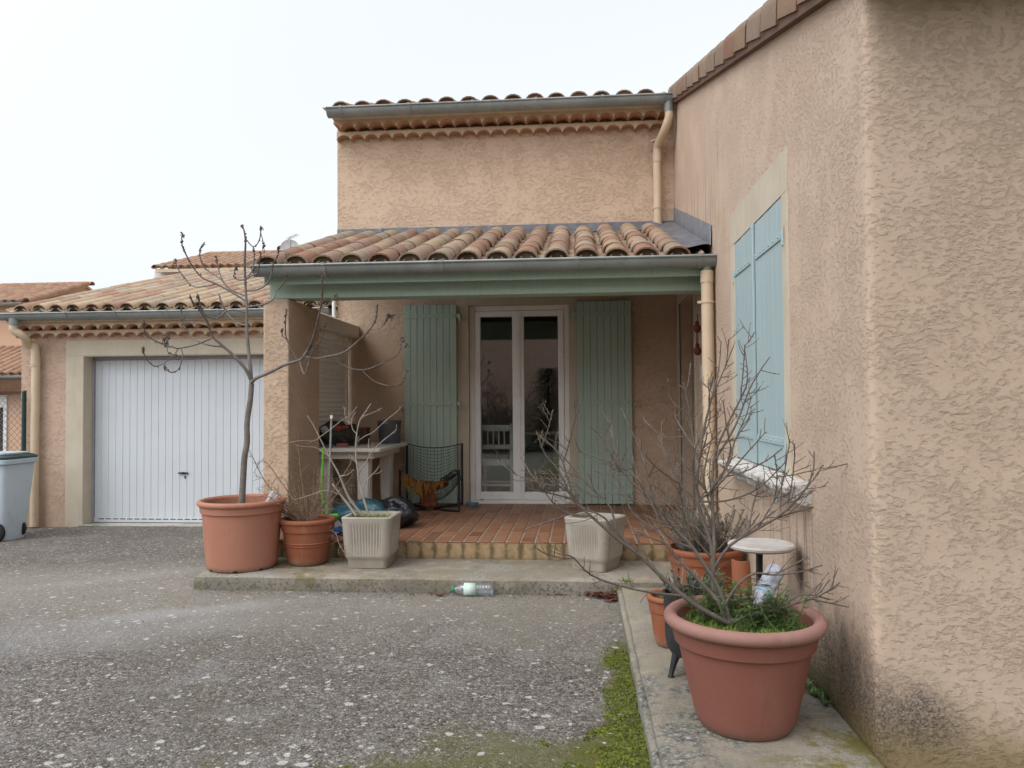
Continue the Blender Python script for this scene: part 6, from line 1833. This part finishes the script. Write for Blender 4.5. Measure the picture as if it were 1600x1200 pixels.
mb.build('twigs', M['twig'], dsh, angle=60); tag(lf.build('buds', M['bud'], dsh), kind='stuff'); lv.build('leaves', M['leaf_yellow'], dsh, recalc=False)

# ---- great bare shrub in the foreground pot
shr = thing('shrub', 'wide spreading leafless shrub rising from the huge foreground pot', 'shrub', PBs)
B = Plant(PB[1] - 0.02); q4 = lambda p: px_map(p, 780, 480, 2.307)
mains = [
    ([(830, 1140), (760, 1105), (690, 1062), (600, 985), (500, 890), (430, 838), (330, 752), (265, 690), (215, 590), (165, 530), (138, 455)], -.10, .0125),
    ([(815, 1135), (790, 1060), (700, 965), (620, 880), (560, 800), (500, 800)], .06, .0115),
    ([(840, 1135), (800, 1080), (770, 990), (765, 860), (715, 700), (718, 560), (740, 430), (768, 320), (790, 230), (800, 125)], .35, .0135),
    ([(830, 1130), (790, 1010), (700, 870), (640, 805), (590, 745), (548, 660), (515, 530), (470, 430), (440, 365)], .22, .0105),
    ([(770, 1000), (775, 850), (768, 690), (772, 560), (800, 470), (870, 330), (895, 260), (885, 150)], .28, .0095),
    ([(770, 930), (830, 860), (930, 800), (1020, 745), (1090, 675), (1130, 600), (1135, 520)], .0, .008),
    ([(835, 1140), (900, 1110), (1000, 1090), (1060, 1070), (1130, 1050), (1215, 1010)], -.05, .0085),
    ([(800, 1090), (860, 1000), (920, 960), (990, 965), (1080, 955), (1165, 930)], .02, .007),
    ([(720, 700), (790, 640), (880, 540), (960, 450)], -.05, .006),
    ([(690, 870), (600, 820), (540, 690), (450, 600), (420, 500), (395, 430)], .1, .006),
    ([(670, 1045), (560, 1030), (440, 1005), (330, 965), (270, 905), (235, 890)], -.14, .006),
    ([(480, 880), (380, 760), (300, 720), (240, 650), (160, 640), (125, 610)], -.05, .005),
    ([(330, 752), (250, 745), (190, 700), (150, 640)], -.1, .0045),
    ([(640, 805), (560, 700), (480, 600), (400, 560), (290, 520)], .08, .005),
    ([(700, 700), (620, 600), (590, 500), (585, 415)], .12, .0055),
    ([(718, 560), (700, 480), (690, 400), (665, 270)], .06, .0045),
    ([(790, 560), (850, 430), (900, 300), (940, 230), (975, 180)], .1, .0055),
    ([(770, 330), (800, 250), (845, 140)], .05, .004), ([(766, 800), (700, 620), (705, 520), (725, 470)], -.08, .006), ([(770, 760), (740, 640), (745, 560), (780, 420)], .12, .006), ([(745, 850), (690, 760), (650, 640), (655, 560)], .10, .005), ([(772, 640), (830, 560), (850, 480), (905, 400)], .02, .005), ([(760, 900), (680, 800), (660, 720), (640, 600)], -.10, .005),
    ([(715, 690), (800, 700), (880, 680), (950, 640), (1030, 560)], -.08, .0052),
    ([(930, 800), (990, 700), (1020, 640), (1040, 520)], .03, .004),
    ([(880, 850), (960, 760), (1040, 700), (1110, 650), (1165, 570)], -.03, .0045),
    ([(550, 800), (480, 740), (440, 640), (400, 590), (380, 480)], .1, .005),
    ([(265, 690), (230, 560), (190, 500)], -.03, .0035), ([(430, 838), (400, 720), (320, 640), (250, 560), (170, 480)], .04, .0045),
    ([(860, 330), (880, 220), (885, 140)], .03, .0035), ([(730, 480), (760, 400), (755, 330), (770, 250)], -.03, .004),
    ([(1000, 1090), (1080, 1040), (1140, 1040), (1190, 1055)], .03, .004), ([(990, 965), (1060, 930), (1110, 900)], .03, .0035)]
for i, (p, dy, r) in enumerate(mains):
    B.limb(q4(p), dy, r * 0.9, 0.0021, root=(i in (0, 1, 2, 3, 6)), sub=3)
mb = MB(); bud = MB(); rg = random.Random(23)
sec = []
for L, rad in B.lines:                            # secondary shoots, long and straight
    for i in range(len(L) // 4, len(L)):
        seg = L[i] - L[i - 1]
        if rg.random() > seg.length * 4.5: continue
        o = Matrix.Rotation(rg.uniform(0, 6.28), 3, seg.normalized()) @ seg.normalized().orthogonal()
        ln = rg.uniform(0.10, 0.30) * (1.2 - 0.6 * i / len(L)); t = smooth_line(twig_line(rg, L[i], seg.normalized() + o * 0.7, ln, 5, 0.2, 0.12), 2)
        r0 = min(0.0042, rad[i] * 0.8); sec.append((t, [r0 + (0.0024 - r0) * k / len(t) for k in range(len(t))]))
B.lines += sec
for L, rad in B.lines: mb.tube(L, rad, 8)
nl = len(B.lines)
add_twigs(mb, bud, B.lines, rg, 22, 0.03, 0.14, 0.0018, 0.0021, 0.25, 0.75, 0.5, 0.10)
for L, rad in B.lines:
    for k in range(len(L) // 3, len(L)):
        if rg.random() < .6: bud.ball(L[k] + Vector((rg.uniform(-1, 1), rg.uniform(-1, 1), rg.uniform(-1, 1))) * (rad[k] + .001), .0026, 1, 1, 1.3, 5, 4)
mb.build('branches', M['bark_shrub'], shr, angle=60); tag(bud.build('buds', M['bud'], shr), kind='stuff')

# weeds, moss and grass in that pot
mb = MB(); rg = random.Random(5)
def disc(rg, r):
    a = rg.uniform(0, 6.28); q = math.sqrt(rg.random()) * r; return Vector((q * math.cos(a), q * math.sin(a), 0))
grass_patch(mb, rg, [PBs + disc(rg, 0.245) + Vector((0, 0, 0.005)) for _ in range(5200)], 0.012, 0.042, 0.0014)
tag(mb.build('grass', M['grass'], recalc=False), 'bright moss and short grass covering the soil of the huge pot', kind='stuff')
mb = MB(); st = MB()
for i in range(72):
    if i < 42: b = PBs + Vector((rg.gauss(0.12, .075), rg.gauss(0.06, .09), 0))
    else: b = PBs + Vector((rg.gauss(-0.07, .09), rg.gauss(0.11, .06), 0))
    if (b - PBs).length > 0.25: continue
    t = twig_line(rg, b, (rg.uniform(-.6, .6), rg.uniform(-.6, .6), 1), rg.uniform(0.09, 0.19), 8, 0.25, 0.1)
    st.tube(t, 0.0014, 4)
    for p in t[1:]:
        for _ in range(7):
            a = rg.uniform(0, 6.28); d = Vector((math.cos(a), math.sin(a), rg.uniform(-.1, .6)))
            blade(mb, p + d * 0.004, d, rg.uniform(.009, .024), .0036, 0.4, a)
wd_ = thing('weeds', 'feathery green weeds growing round the white bottle in the huge pot', 'weeds', PBs)
mb.build('leaves', M['weed'], wd_, recalc=False); st.build('stems', M['weed'], wd_)


# lavenders
def lavender(name, label, c, n, h, spread, rg, mat='lavender'):
    t = thing(name, label, 'lavender', c); mb = MB(); st = MB()
    for i in range(n):
        o = disc(rg, spread * 0.45); d = Vector((o.x * 2.4 + rg.uniform(-.12, .12), o.y * 2.4 + rg.uniform(-.12, .12), h * rg.uniform(.8, 1.2) * 2.4))
        pts = twig_line(rg, Vector(c) + o * 0.7, d, h * rg.uniform(.55, 1.1), 7, 0.10, 0.05)
        st.tube(pts, 0.0015, 4)
        for k, p in enumerate(pts):
            if k < 1: continue
            for _ in range(9):
                a = rg.uniform(0, 6.28); dd_ = Vector((math.cos(a) * .8, math.sin(a) * .8, rg.uniform(.5, 1.2)))
                q = p.lerp(pts[min(k + 1, len(pts) - 1)], rg.random()); blade(mb, q, dd_, rg.uniform(.014, .032), .0016, 0.2, a)
    mb.build('leaves', M[mat], t, recalc=False); st.build('stems', M['lavender_stem'], t); return t


lavender('lavender', 'tall grey green lavender in the red pot near the terrace', PVs, 150, 0.30, 0.42, random.Random(8))
lavender('lavender', 'low silvery lavender growing in the black cauldron', PC + Vector((0, 0, 0.33)), 62, 0.13, 0.25, random.Random(9))
lavender('plant', 'small green plant in the little hidden terracotta pot', PSs, 22, 0.05, 0.18, random.Random(10), 'weed')
mb = MB()                                        # bleached dead stalks in the cauldron
for i in range(7):
    p0 = PC + Vector((rng.uniform(-.06, .06), rng.uniform(-.04, .06), 0.33)); mb.tube([p0, p0 + Vector((rng.uniform(-.01, .05), 0.02, rng.uniform(.09, .2)))], [0.0035, 0.0028], 5)
tag(mb.build('dead_stalks', M['lavender_stem'], loc=PC + Vector((0, 0, .33))), 'cut pale dead stalks standing in the black cauldron', 'stalks')

# weeds where strip meets wall, tuft at the corner of the step, moss
mb = MB(); rg = random.Random(14)
for (x, y, n) in ((1.0, 3.42, 26), (0.995, 3.36, 30), (1.0, 3.28, 14), (0.99, 3.5, 10)):
    for i in range(n):
        a = rg.uniform(0, 6.28); d = Vector((math.cos(a) - .35, math.sin(a), rg.uniform(.3, 1.1))); blade(mb, (x + rg.gauss(0, .01), y + rg.gauss(0, .02), SLABZ), d, rg.uniform(.015, .04), .005, .4, a)
tag(mb.build('weeds', M['weed'], recalc=False, loc=(1.0, 3.38, SLABZ)), 'small green weeds sprouting at the wall behind the huge pot', 'weeds')
tc_ = at(978, 908, z=WALKZ); mb = MB()
grass_patch(mb, rg, [Vector((tc_.x + rg.gauss(0, .02), 5.297 + rg.gauss(0, .006), WALKZ - 0.012)) for _ in range(60)], .02, .05, .0018)
grass_patch(mb, rg, [Vector((tc_.x - .07 + rg.gauss(0, .02), 5.28 + rg.gauss(0, .006), 0.01 + rg.uniform(0, .03))) for _ in range(60)], .015, .04, .0018)
tag(mb.build('grass_tuft', M['grass'], recalc=False, loc=(tc_.x, 5.29, WALKZ)), 'tiny grass tuft in the joint between step and strip', 'grass')
sd_ = at(350, 783, y=5.55); mb = MB()
for i in range(9):
    t = twig_line(rg, PLs + Vector((-.17 + rg.gauss(0, .02), -.02, 0)), (rg.uniform(-.4, .4), 0, 1), rg.uniform(.04, .10), 4, .2, .05)
    for p in t[1:]:
        for _ in range(3): blade(mb, p, (rg.uniform(-1, 1), rg.uniform(-1, 1), .4), .014, .003, .3, 0)
tag(mb.build('weeds', M['leaf_yellow'], recalc=False, loc=PLs), 'sparse tiny weed beside the trunk in the large left pot', 'weeds')
mb = MB(); rg = random.Random(17)
for i in range(75000):
    x, y = rg.uniform(-1.9, 0.25), 2.35 + 2.6 * rg.random() ** 1.3
    e = max(0.0, 1 - (0.26 - x) / (0.22 + 0.4 * max(0, min(1, (3.4 - y) / .8)))) * min(1, max(0, (4.6 - y) / 0.7)); lw = 0.85 * max(0, min(1, (3.25 - y) / 0.6)) * (0.45 + 0.55 * max(0, 1 - (0.26 - x) / 1.2))
    nz = mnoise.noise(Vector((x * 3.0, y * 3.0, 4))) * .42 + mnoise.noise(Vector((x * 11, y * 11, 8))) * .30
    if max(e * 1.05, lw * 0.78) + nz < 0.49: continue
    p = Vector((x, y, ground_z(x, y) - 0.002))
    if rg.random() < 0.16: mb.ball(p, rg.uniform(.005, .013), 1.2, 1.1, 0.75, 6, 4)
    for _ in range(3):
        a = rg.uniform(0, 6.28); blade(mb, p + Vector((rg.uniform(-.006, .006), rg.uniform(-.006, .006), 0)), (math.cos(a) * .7, math.sin(a) * .7, rg.uniform(.5, 1.1)), rg.uniform(.006, .016), .0022, .3, a)
tag(mb.build('moss', M['moss'], recalc=False), 'green moss creeping over the asphalt along the concrete strip', kind='stuff')

# ---- bare bush and evergreen across the courtyard, mirrored in the door
rg = random.Random(41)
bush = thing('bush', 'tangled bare bush across the yard, mirrored in the left glass pane', 'bush', (-1.6, -4.5, 0)); mb = MB()
for i in range(60):
    a = rg.uniform(0, 6.28); t = twig_line(rg, Vector((-2.2 + rg.gauss(0, .5), -4.5 + rg.gauss(0, .4), 0)), (math.cos(a) * .7, math.sin(a) * .7, 1), rg.uniform(1.2, 2.6), 9, .35, .03)
    mb.tube(t, [0.02 - 0.0016 * k for k in range(len(t))], 5)
    for p in t[2:]:
        for _ in range(3): mb.tube(twig_line(rg, p, (rg.uniform(-1, 1), rg.uniform(-1, 1), rg.uniform(-.3, 1)), rg.uniform(.2, .5), 4, .3, .05), [.006, .005, .004, .004, .003], 4)
mb.build('branches', M['bark_tip'], bush)
ev = thing('evergreen_tree', 'dark evergreen across the yard, mirrored in the right glass pane', 'tree', (-0.85, -5.0, 0)); mb = MB(); tk = MB()
tk.tube([(-0.85, -5, 0), (-0.85, -5, 2.3)], [.1, .02], 8)
for i in range(9000):
    z = rg.uniform(0.05, 2.3); r = (0.75 * (1 - z / 2.5) + .12) * math.sqrt(rg.random()) * (1 + .35 * mnoise.noise(Vector((z * 3, i % 7, 1)))); a = rg.uniform(0, 6.28)
    p = Vector((-0.85 + 1.25 * r * math.cos(a), -5 + r * math.sin(a), z)); blade(mb, p, (math.cos(a), math.sin(a), rg.uniform(-.4, .5)), rg.uniform(.05, .13), .016, .3, a)
tk.build('trunk', M['bark'], ev); mb.build('crown', M['evergreen'], ev, recalc=False)
hd = MB()
for i in range(14000):
    p = Vector((rg.uniform(-6, 4), -6.4 + rg.gauss(0, .22), rg.uniform(0, 1.05) + .1 * math.sin(i))); a = rg.uniform(0, 6.28); blade(hd, p, (math.cos(a), math.sin(a), rg.uniform(-.3, .8)), rg.uniform(.05, .11), .02, .3, a)
tag(hd.build('hedge', M['evergreen'], recalc=False, loc=(-1, -6.4, 0)), 'low dark hedge along the far side of the yard, mirrored in the glass', 'hedge')

# loose grit on the asphalt, thicker along the kerb and the strip
M['grit'] = leaf_mat('grit', (0.05, 0.046, 0.04), (0.12, 0.112, 0.10), (0.24, 0.23, 0.21))
mb = MB(); rg = random.Random(77)
for i in range(4200):
    u = rg.random()
    if u < 0.55: x, y = rg.uniform(-4.2, 0.24), 2.4 + 3.6 * rg.random() ** 1.4
    elif u < 0.8: x, y = rg.uniform(-2.7, 0.25), 5.28 - abs(rg.gauss(0, 0.06))
    else: x, y = 0.25 - abs(rg.gauss(0, 0.07)), rg.uniform(2.5, 5.25)
    if y > 5.27 and x > -2.76: y = 5.27
    r = rg.uniform(0.0015, 0.0042) * (1.5 if rg.random() < 0.06 else 1)
    mb.ball((x, y, ground_z(x, y) + r * 0.35), r, rg.uniform(.8, 1.4), rg.uniform(.8, 1.3), rg.uniform(.5, .9), 5, 3, rot=Matrix.Rotation(rg.uniform(0, 6), 3, 'Z'))
tag(mb.build('gravel', M['grit'], recalc=False, angle=20), 'loose grit scattered over the asphalt and along the kerb', kind='stuff')
# ------------------------------------------------------------------ light
w = bpy.data.worlds.new("World"); scene.world = w; w.use_nodes = True
t = w.node_tree; t.nodes.clear()
SUN_EL, SUN_AZ = 52, 225
sky = t.nodes.new('ShaderNodeTexSky'); sky.sky_type = 'NISHITA'; sky.sun_disc = False
sky.sun_elevation = R(SUN_EL); sky.sun_rotation = R(SUN_AZ); sky.air_density = 1.0; sky.dust_density = 1.5; sky.ozone_density = 1.0
hs = t.nodes.new('ShaderNodeHueSaturation'); hs.inputs['Saturation'].default_value = 0.2
tc = t.nodes.new('ShaderNodeTexCoord'); sp_ = t.nodes.new('ShaderNodeSeparateXYZ')
mr = t.nodes.new('ShaderNodeMapRange'); mr.interpolation_type = 'SMOOTHSTEP'
for i, v in enumerate((-0.02, 0.75, SKY_LO, SKY_HI)): mr.inputs[i + 1].default_value = v
mu = t.nodes.new('ShaderNodeMix'); mu.data_type = 'RGBA'; mu.blend_type = 'MULTIPLY'; mu.inputs[0].default_value = 1.0
bg = t.nodes.new('ShaderNodeBackground'); bg.inputs['Strength'].default_value = SKY_STR
ow = t.nodes.new('ShaderNodeOutputWorld')
t.links.new(sky.outputs[0], hs.inputs['Color']); t.links.new(tc.outputs['Generated'], sp_.inputs[0]); t.links.new(sp_.outputs[2], mr.inputs[0])
t.links.new(hs.outputs[0], mu.inputs[6]); t.links.new(mr.outputs[0], mu.inputs[7]); t.links.new(mu.outputs[2], bg.inputs[0]); t.links.new(bg.outputs[0], ow.inputs[0])
ld = bpy.data.lights.new('sun', 'SUN'); ld.energy = SUN_E; ld.angle = R(30); ld.color = (1, 0.97, 0.92)
lo = bpy.data.objects.new('sun', ld); col.objects.link(lo)
# Nishita's sun_rotation turns clockwise from +Y seen from above
az = R(SUN_AZ)
sd = Vector((math.sin(az) * math.cos(R(SUN_EL)), math.cos(az) * math.cos(R(SUN_EL)), math.sin(R(SUN_EL))))
lo.rotation_euler = sd.to_track_quat('Z', 'Y').to_euler()
lo.location = (0, 0, 30)
scene.view_settings.view_transform = 'Standard'; scene.view_settings.look = 'None'
scene.view_settings.exposure = EXPO; scene.view_settings.gamma = 1.0
scene.cycles.max_bounces = 10; scene.cycles.transparent_max_bounces = 12
scene.cycles.use_denoising = True
